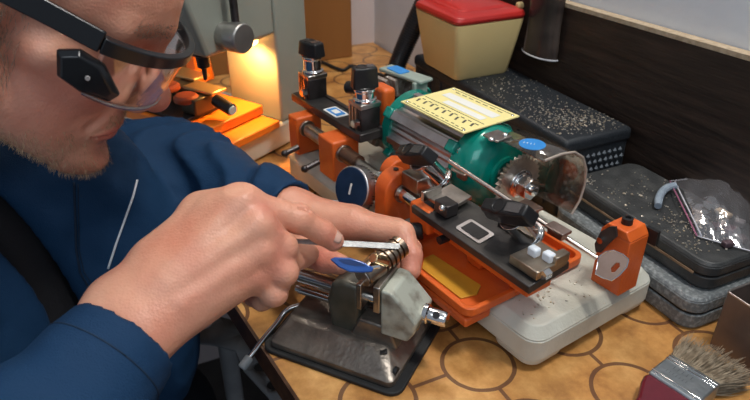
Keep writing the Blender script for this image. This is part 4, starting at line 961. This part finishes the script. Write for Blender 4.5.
pr_root = thing('person', 'man in navy work jacket bending over the vise and filing a key with both hands', 'person', None, (-.42, .50, -.50))
body = to_obj('body', [head_shell, rh, lh, tc_], SK, pr_root)
cov = np.empty(len(body.data.vertices)*3, 'f'); body.data.vertices.foreach_get('co', cov); cov = cov.reshape(-1, 3)
red = np.zeros(len(cov), 'f'); lipm = np.zeros(len(cov), 'f')
def blob(c, r): return np.exp(-np.sum((cov-np.array(c))**2, 1)/(r*r))
for c, r, k in ((hw(.118, 0, -.02), .020, .8), (hw(.085, -.045, -.02), .030, .6), (hw(.05, -.06, -.03), .035, .45), (A(262, 212, .475), .011, .9), (A(278, 228, .478), .009, .6), (A(275, 250, .475), .010, .6), (A(262, 275, .475), .013, .7), (A(290, 262, .485), .010, .5), (A(336, 240, .51), .010, .5), (A(320, 260, .555), .020, .8), (A(412, 262, .56), .016, .6), (A(200, 285, .455), .022, .35)):
    red += blob(c, r)*k
HI = np.array(HM.inverted()); lc = cov@HI[:3, :3].T+HI[:3, 3]
lipm = np.clip(1-np.minimum(lip_d(lc, UPP), lip_d(lc, LOW))/.0016, 0, 1)*(np.max(np.abs(lc), 1) < .13)
at_ = body.data.attributes.new('pigment', 'FLOAT', 'POINT'); at_.data.foreach_set('value', np.clip(red+lipm*1.1, 0, 1.3).astype('f'))
nt = SK.node_tree; ga = nt.nodes.new('ShaderNodeAttribute'); ga.attribute_name = 'pigment'; mxr = nt.nodes.new('ShaderNodeMixRGB'); mxr.inputs[2].default_value = (.56, .13, .10, 1)
ml = nt.nodes.new('ShaderNodeMath'); ml.operation = 'MULTIPLY'; ml.inputs[1].default_value = .62; nt.links.new(ga.outputs['Fac'], ml.inputs[0]); nt.links.new(ml.outputs[0], mxr.inputs[0])
bsk = nt.nodes['Principled BSDF']; src_ = bsk.inputs['Base Color'].links[0].from_socket; nt.links.new(src_, mxr.inputs[1]); nt.links.new(mxr.outputs[0], bsk.inputs['Base Color'])
# jacket
NAVY = bpy.data.materials.new('navy_workwear'); NAVY.use_nodes = True; nt = NAVY.node_tree; N = nt.nodes; Lk = nt.links; bs = N['Principled BSDF']
bs.inputs['Roughness'].default_value = .75; bs.inputs['Specular IOR Level'].default_value = .22; 
tc = N.new('ShaderNodeTexCoord'); n1 = N.new('ShaderNodeTexNoise'); n1.inputs['Scale'].default_value = 10; Lk.new(tc.outputs['Object'], n1.inputs[0])
cr = N.new('ShaderNodeValToRGB'); cr.color_ramp.elements[0].color = (.005, .028, .075, 1); cr.color_ramp.elements[1].color = (.008, .042, .105, 1); Lk.new(n1.outputs[0], cr.inputs[0]); Lk.new(cr.outputs[0], bs.inputs['Base Color'])
wv = N.new('ShaderNodeTexNoise'); wv.inputs['Scale'].default_value = 900; Lk.new(tc.outputs['Object'], wv.inputs[0]); n3 = N.new('ShaderNodeTexNoise'); n3.inputs['Scale'].default_value = 35; n3.inputs['Detail'].default_value = 3; Lk.new(tc.outputs['Object'], n3.inputs[0])
ad = N.new('ShaderNodeMath'); ad.operation = 'MULTIPLY_ADD'; Lk.new(n3.outputs[0], ad.inputs[0]); ad.inputs[1].default_value = 3.5; Lk.new(wv.outputs[0], ad.inputs[2])
bp = N.new('ShaderNodeBump'); bp.inputs['Strength'].default_value = .5; bp.inputs['Distance'].default_value = .0012; Lk.new(ad.outputs[0], bp.inputs['Height']); Lk.new(bp.outputs[0], bs.inputs['Normal'])
axR = (CUF_R-EL_R)/np.linalg.norm(CUF_R-EL_R); cuffc = CUF_R+axR*.004
axL = (WR_L-EL_L)/np.linalg.norm(WR_L-EL_L); cuffl = WR_L-axL*.0
OPENC = np.array(A(47, 250, .55)); 
def jacket(P_):
    folds = .0075*wnoise(P_, 38, 21) + .0030*wnoise(P_, 90, 5)
    sR = smin(seg_d(P_, SH_R, EL_R, .075, .062), seg_d(P_, EL_R, CUF_R, .064, .0405), .03) 
    sR = smax(sR + (folds*.7+.0035*np.abs(np.sin((P_@axR)*70+2*np.sin(P_[..., 0]*30))))*np.clip(-((P_-cuffc)@axR)/.08, 0, 1), (P_-cuffc)@axR, .002)
    tL = ((P_-EL_L)@axL)
    sL = smin(seg_d(P_, SH_L, EL_L, .074, .054), seg_d(P_, EL_L, WR_L, .054, .035), .04)
    # diagonal sleeve folds
    kk = np.array((.75, -.35, .55)); kk /= np.linalg.norm(kk)
    sL = sL + .0075*np.abs(np.sin((P_@kk)*95 + 1.6*np.sin(P_[..., 1]*38+P_[..., 2]*25)))+.004*np.abs(np.sin((P_@kk)*47+1+np.sin(P_[..., 1]*20)))*np.clip(-((P_-cuffl)@axL)/.08, 0, 1) + folds*.5*np.clip(-((P_-cuffl)@axL)/.06, 0, 1) - .003
    sL = smax(sL, (P_-cuffl)@axL, .002)
    t = core(P_, .014) + folds
    flap = ell_d(P_, (-.345, .56, .00), (.150, .075, .19)) + folds*.8
    t = smin(t, flap, .03); t = smin(t, ell_d(P_, (-.26, .53, -.09), (.065, .06, .09)) + folds*.8, .02)
    flap2 = ell_d(P_, (-.42, .36, .0), (.125, .085, .19)) + folds*.8
    t = smin(t, flap2, .03)
    inner = core(P_, .000)
    # front opening
    q_ = P_-np.array((-.40, .465, .05)); w_ = .022 + .05*np.clip(-q_[..., 2]+.02, -.2, .3)*.4
    slot = np.maximum(np.abs(q_[..., 1]+.0*q_[..., 2]) - w_, -(q_[..., 0]))
    t = smax(t, -slot, .008)
    t = smax(t, -ell_d(P_, (NB[0]+.03, NB[1], NB[2]+.02), (.095, .082, .075)), .008)
    t = smax(t, -inner, .003)
    d = smin(t, sR, .02); d = smin(d, sL, .02)
    hole_ = seg_d(P_, cuffc-axR*.02, cuffc+axR*.05, .0335, .0335); hole_ = np.minimum(hole_, seg_d(P_, cuffl-axL*.02, cuffl+axL*.05, .026, .026))
    return smax(d, -hole_, .002)
jk = iso_mesh(jacket, (-.62, .04, -.42), (-.03, .82, .20), .0045)
jac = to_obj('jacket', [jk], NAVY, pr_root, 1); jac['label'] = 'navy blue work jacket with white piping'
# black shirt inside the opening
def shirt(P_): return smax(core(P_, -.004) + .002*wnoise(P_, 60, 3), -ell_d(P_, (NB[0]+.03, NB[1], NB[2]+.05), (.10, .09, .08)), .004)
sh = to_obj('shirt', [iso_mesh(shirt, (-.62, .2, -.42), (-.2, .76, .20), .007)], mat('black_knit', (.010, .010, .013), .9, bump=.5, bscale=300), pr_root)
# trousers: thighs forward under the bench
def trousers(P_):
    d = ell_d(P_, (-.44, .51, -.42), (.15, .18, .13))
    for y, kx, ky in ((.40, -.30, .30), (.60, -.29, .62)):
        d = smin(d, seg_d(P_, (-.42, y, -.44), (kx, ky, -.30), .085, .065), .04); d = smin(d, seg_d(P_, (kx, ky, -.30), (kx-.02, ky, -.74), .062, .045), .03)
    return d + .004*wnoise(P_, 30, 31)
to_obj('trousers', [iso_mesh(trousers, (-.62, .15, -.76), (.0, .75, -.24), .01)], mat('black_cloth', (.010, .014, .022), .85, bump=.3), pr_root)
# piping line and seams on the jacket, laid on its surface
from mathutils.bvhtree import BVHTree
dg = bpy.context.evaluated_depsgraph_get(); dg.update()
bv = BVHTree.FromPolygons([tuple(v.co) for v in jac.data.vertices], [tuple(p.vertices) for p in jac.data.polygons])
def onsurf(u, v, bvh, off=.0006):
    o_ = V((0, 0, CAM_H)); h = bvh.ray_cast(o_, ray(u, v).normalized())
    return h[0]+h[1]*off if h[0] is not None else None
def surf_path(uvs, bvh, off=.0006):
    out = []
    for (u0, v0), (u1, v1) in zip(uvs, uvs[1:]):
        for k in range(8):
            p_ = onsurf(u0+(u1-u0)*k/8, v0+(v1-v0)*k/8, bvh, off)
            if p_ is not None and (not out or (p_-out[-1]).length < .03): out.append(p_)
    return out
pp = surf_path([(137, 180), (133, 196), (124, 222), (116, 244), (107, 272)], bv)
if len(pp) > 3: B().tube(pp, .0011, n=8).build('piping', mat('white_piping', (.75, .77, .8), .6), pr_root, smooth=180).matrix_parent_inverse = pr_root.matrix_world.inverted()
SEAM = mat('navy_seam', (.004, .016, .040), .8)
for i, (uvs, r_) in enumerate((([(74, 182), (75, 215), (76, 250), (80, 272), (89, 288)], .0011), ([(78, 184), (79, 250), (84, 272), (92, 284)], .0005))):
    pp = surf_path(uvs, bv, .0002)
    if len(pp) > 3: B().tube(pp, r_, n=6).build('seam', SEAM, pr_root, smooth=180).matrix_parent_inverse = pr_root.matrix_world.inverted()
cr_ = []
for k in range(49):
    a_ = 2*math.pi*k/48; q3 = V(axR).orthogonal().normalized(); q4 = V(axR).cross(q3)
    h = bv.ray_cast(V(cuffc-axR*.022)+(q3*math.cos(a_)+q4*math.sin(a_))*.12, -(q3*math.cos(a_)+q4*math.sin(a_)))
    if h[0] is not None: cr_.append(h[0])
if len(cr_) > 10: B().tube(cr_, .0006, n=6).build('cuff_seam', SEAM, pr_root, smooth=180).matrix_parent_inverse = pr_root.matrix_world.inverted()
# head details
bh = BVHTree.FromPolygons([tuple(v) for v in head_shell[0]], [tuple(int(i) for i in f) for f in head_shell[1]])
rnd = random.Random(11)
Hp = p; 
def hairs(name, m, cond, n, ln, r, dirf, lab=None, curl=.3):
    b = B(); idx = [i for i in range(len(p)) if cond(p[i])]
    if not idx: return
    for k in range(n):
        c = V(p[rnd.choice(idx)]) + V((rnd.uniform(-1, 1), rnd.uniform(-1, 1), rnd.uniform(-1, 1)))*.0012
        w_ = HM @ c; loc_, nrm_, _, _ = bh.find_nearest(w_)
        dl_ = HM.to_3x3() @ (V(dirf(c)) + V((rnd.gauss(0, curl), rnd.gauss(0, curl), rnd.gauss(0, curl))))
        nn_ = nrm_ if nrm_.dot(w_-HM.translation) > 0 else -nrm_
        dl_ = (dl_.normalized() + nn_*.45).normalized(); L_ = ln*rnd.uniform(.5, 1.15)
        a_ = loc_ - nn_*.0005; b.tube([a_, a_+dl_*L_*.5+nn_*L_*.06, a_+dl_*L_], [r, r*.8, r*.3], n=3, cap=False)
    o = b.build(name, m, pr_root, smooth=180); o.matrix_parent_inverse = pr_root.matrix_world.inverted(); o['kind'] = 'stuff'
    if lab: o['label'] = lab
HAIR = mat('sandy_grey_hair', (.16, .11, .07), .5, 0, (.40, .34, .27), 300)
BEARD = mat('reddish_blond_stubble', (.34, .18, .09), .5, 0, (.62, .44, .27), 300)
def c_hair(c): 
    x, y, z = c; return z > .028 and x < .060-(.0 if z > .09 else (.09-z)*.45) + (.02 if z > .10 else 0) and z > .02 and (z > .03 + max(0, x)*.3)
hairs('hair', HAIR, c_hair, 5200, .012, .00016, lambda c: (-.6, 0, -.55), 'short sandy grey hair', .3)
def c_beard(c):
    x, y, z = c; r1 = z < -.056 - .22*(.085-x)+.004*math.sin(c[0]*300) and z > -.122 and x > -.01
    mouth = (x > .080 and abs(y) < .028 and z > -.072); return (r1 and not mouth) or (x < .022 and x > .0 and z < 0 and z > -.08 and abs(y) > .045)
hairs('beard', BEARD, c_beard, 4200, .0055, .00012, lambda c: (.35, 0, -.8), 'short reddish blond beard stubble', .35)
hairs('sideburn', HAIR, lambda c: -.02 < c[0] < .024 and -.045 < c[2] < .04 and abs(c[1]) > .05, 1500, .009, .00016, lambda c: (.1, 0, -1), 'grey sideburn hair', .3)
hairs('moustache', BEARD, lambda c: c[0] > .082 and -.050 < c[2] < -.038 and abs(c[1]) < .024, 420, .0045, .00011, lambda c: (.3, 0, -.9), None, .3)
hairs('eyebrow', HAIR, lambda c: c[0] > .074 and .034 < c[2] < .044 and .012 < -c[1] < .05, 240, .008, .00014, lambda c: (-.3, -.8, .25), None, .2)
hairs('eyebrow', HAIR, lambda c: c[0] > .074 and .034 < c[2] < .044 and .012 < c[1] < .05, 240, .008, .00014, lambda c: (-.3, .8, .25), None, .2)
LIP = mat('lip_skin', (.42, .15, .12), .38, 0, (.36, .12, .10), 90, .3, 500)
# finger nails
def nail(c, n_, x_, w_, l_):
    b = B(); M_ = frameM((c[0], c[1], c[2]), x_, n_); NV = []
    for i in range(7):
        row = []
        for j in range(7):
            a_ = (i/6-.5)*2; t_ = (j/6-.5)*2; k = math.sqrt(max(0, 1-.25*a_*a_))
            row.append(b.b.verts.new(M_ @ V((a_*l_*(1-.12*t_*t_), t_*w_*(1-.15*a_*a_), -.0016*t_*t_-.0004*a_*a_))))
        NV.append(row)
    for i in range(6):
        for j in range(6): b.b.faces.new((NV[i][j], NV[i+1][j], NV[i+1][j+1], NV[i][j+1]))
    o = b.build('fingernail', mat('nail', (.60, .36, .28), .28, coat=.2), pr_root, smooth=180); o.matrix_parent_inverse = pr_root.matrix_world.inverted()
    md = o.modifiers.new('s', 'SOLIDIFY'); md.thickness = .0005
brh = BVHTree.FromPolygons([tuple(v) for v in rh[0]], [tuple(int(i) for i in f) for f in rh[1]])
h = brh.ray_cast(V((0, 0, CAM_H)), ray(337, 236).normalized())
if h[0] is not None:
    nv = V((.35, -.55, .75)).normalized(); nail(h[0]-ray(337, 236).normalized()*.0006, nv, at(341, 241, .52)-at(322, 230, .513), .0050, .0055)
# ================================================================ SAFETY GLASSES (head frame)
gl = bpy.data.objects.new('safety_glasses', None); COL.objects.link(gl); gl.matrix_world = HM; gl.empty_display_size = .02
tag(gl, 'wraparound clear safety glasses with thick black frame worn by the man', 'glasses')
GB = mat('gloss_black_frame', (.008, .009, .011), .28, 0, coat=.15)
def fpt(t, z=0, k=1.0):   # t -1..1 around the face, right side negative y
    a_ = t*1.22; return V((.044 + .076*math.cos(a_)*k, .080*math.sin(a_)/math.sin(1.22)*k, z))
def fz(t): return .030 - .003*(1-t*t)
ts = [-1+2*i/40 for i in range(41)]
b = B(); rings = []
for t in ts:
    p_ = fpt(t, fz(t)); n_ = V((p_.x-.044, p_.y*.9, 0)).normalized(); hgt = .0046+.0022*abs(t); 
    rings.append([b.b.verts.new(p_ + n_*a + V((0, 0, c))) for a, c in ((.0028, hgt*.6), (-.0028, hgt*.8), (-.0026, -hgt*.7), (.0032, -hgt))])
for A_, C_ in zip(rings, rings[1:]):
    for i in range(4): b.b.faces.new((A_[i], A_[(i+1) % 4], C_[(i+1) % 4], C_[i]))
b.b.faces.new(rings[0]); b.b.faces.new(rings[-1][::-1]); b.build('brow_frame', GB, gl, bev=.0008)
LENS = film('clear_polycarbonate', (.93, .91, .89), (1, 1, 1), .04, .05)
b = B(); L = []
for t in [-.98+1.96*i/48 for i in range(49)]:
    bot = -.017 + .008*abs(t)**3 + (.012*max(0, 1-abs(t)/.16) if abs(t) < .16 else 0)
    L.append([b.b.verts.new(fpt(t, fz(t)-.002+(bot-fz(t))*s/8, 1-.05*(s/8)**2)) for s in range(9)])
for A_, C_ in zip(L, L[1:]):
    for i in range(8): b.b.faces.new((A_[i], A_[i+1], C_[i+1], C_[i]))
o = b.build('lens', LENS, gl, smooth=180); md = o.modifiers.new('s', 'SOLIDIFY'); md.thickness = .0018
pe = [fpt(t, -.017 + .008*abs(t)**3 + (.012*max(0, 1-abs(t)/.16) if abs(t) < .16 else 0), .95) for t in [-.98+1.96*i/48 for i in range(49)]]
B().tube(pe, .0009, n=8).build('lens_rim', mat('clear_edge', (.62, .60, .58), .15, trans=.5), o, smooth=180)
for s in (-1, 1):
    b = B(); tp_ = [fpt(s*1.0, .030), V((.050, s*.0815, .031)), V((.025, s*.0835, .032)), V((-.005, s*.0845, .031)), V((-.03, s*.083, .022)), V((-.045, s*.080, .004))]
    for i, (a_, c_) in enumerate(zip(tp_, tp_[1:])): pass
    rr = []
    for i, p_ in enumerate(smooth_path(tp_, 5)):
        rr.append([b.b.verts.new(p_+V((0, s*a, c))) for a, c in ((.0024, .0078), (-.0016, .0078), (-.0016, -.0070), (.0024, -.0070))])
    for A_, C_ in zip(rr, rr[1:]):
        for i in range(4): b.b.faces.new((A_[i], A_[(i+1) % 4], C_[(i+1) % 4], C_[i]))
    b.b.faces.new(rr[0]); b.b.faces.new(rr[-1][::-1]); b.build('temple_arm', GB, gl, bev=.001)
    # side shield: black six-sided plate below the hinge
    pl = [(.048, .013), (.060, .020), (.076, .016), (.092, -.001), (.088, -.008), (.070, -.008), (.054, -.003)]
    b = B(); M_ = frameM((0, s*.0800, 0), (1, 0, 0), (0, s*1.0, 0))
    cx_, cz_ = .070, .006
    f1 = [b.b.verts.new((x, s*(.0840-.36*max(0, x-.060)), z)) for x, z in pl]; f2 = [b.b.verts.new((cx_+(x-cx_)*.78, s*(.0880-.36*max(0, x-.060)), cz_+(z-cz_)*.78)) for x, z in pl]; f0 = [b.b.verts.new((x, s*(.0800-.36*max(0, x-.060)), z)) for x, z in pl]
    b.b.faces.new(f2); b.b.faces.new(f0[::-1])
    for R1, R2 in ((f0, f1), (f1, f2)):
        for i in range(len(pl)): b.b.faces.new((R1[i], R1[(i+1) % len(pl)], R2[(i+1) % len(pl)], R2[i]))
    sd = b.build('side_shield', GB, gl, bev=.0008)
    B().lathe((.071, s*.0838, .005), (0.36, s, 0), [(0, .0017), (.0010, .0015)], 16).build('shield_mark', mat('grey_mark', (.35, .33, .32), .4), sd)
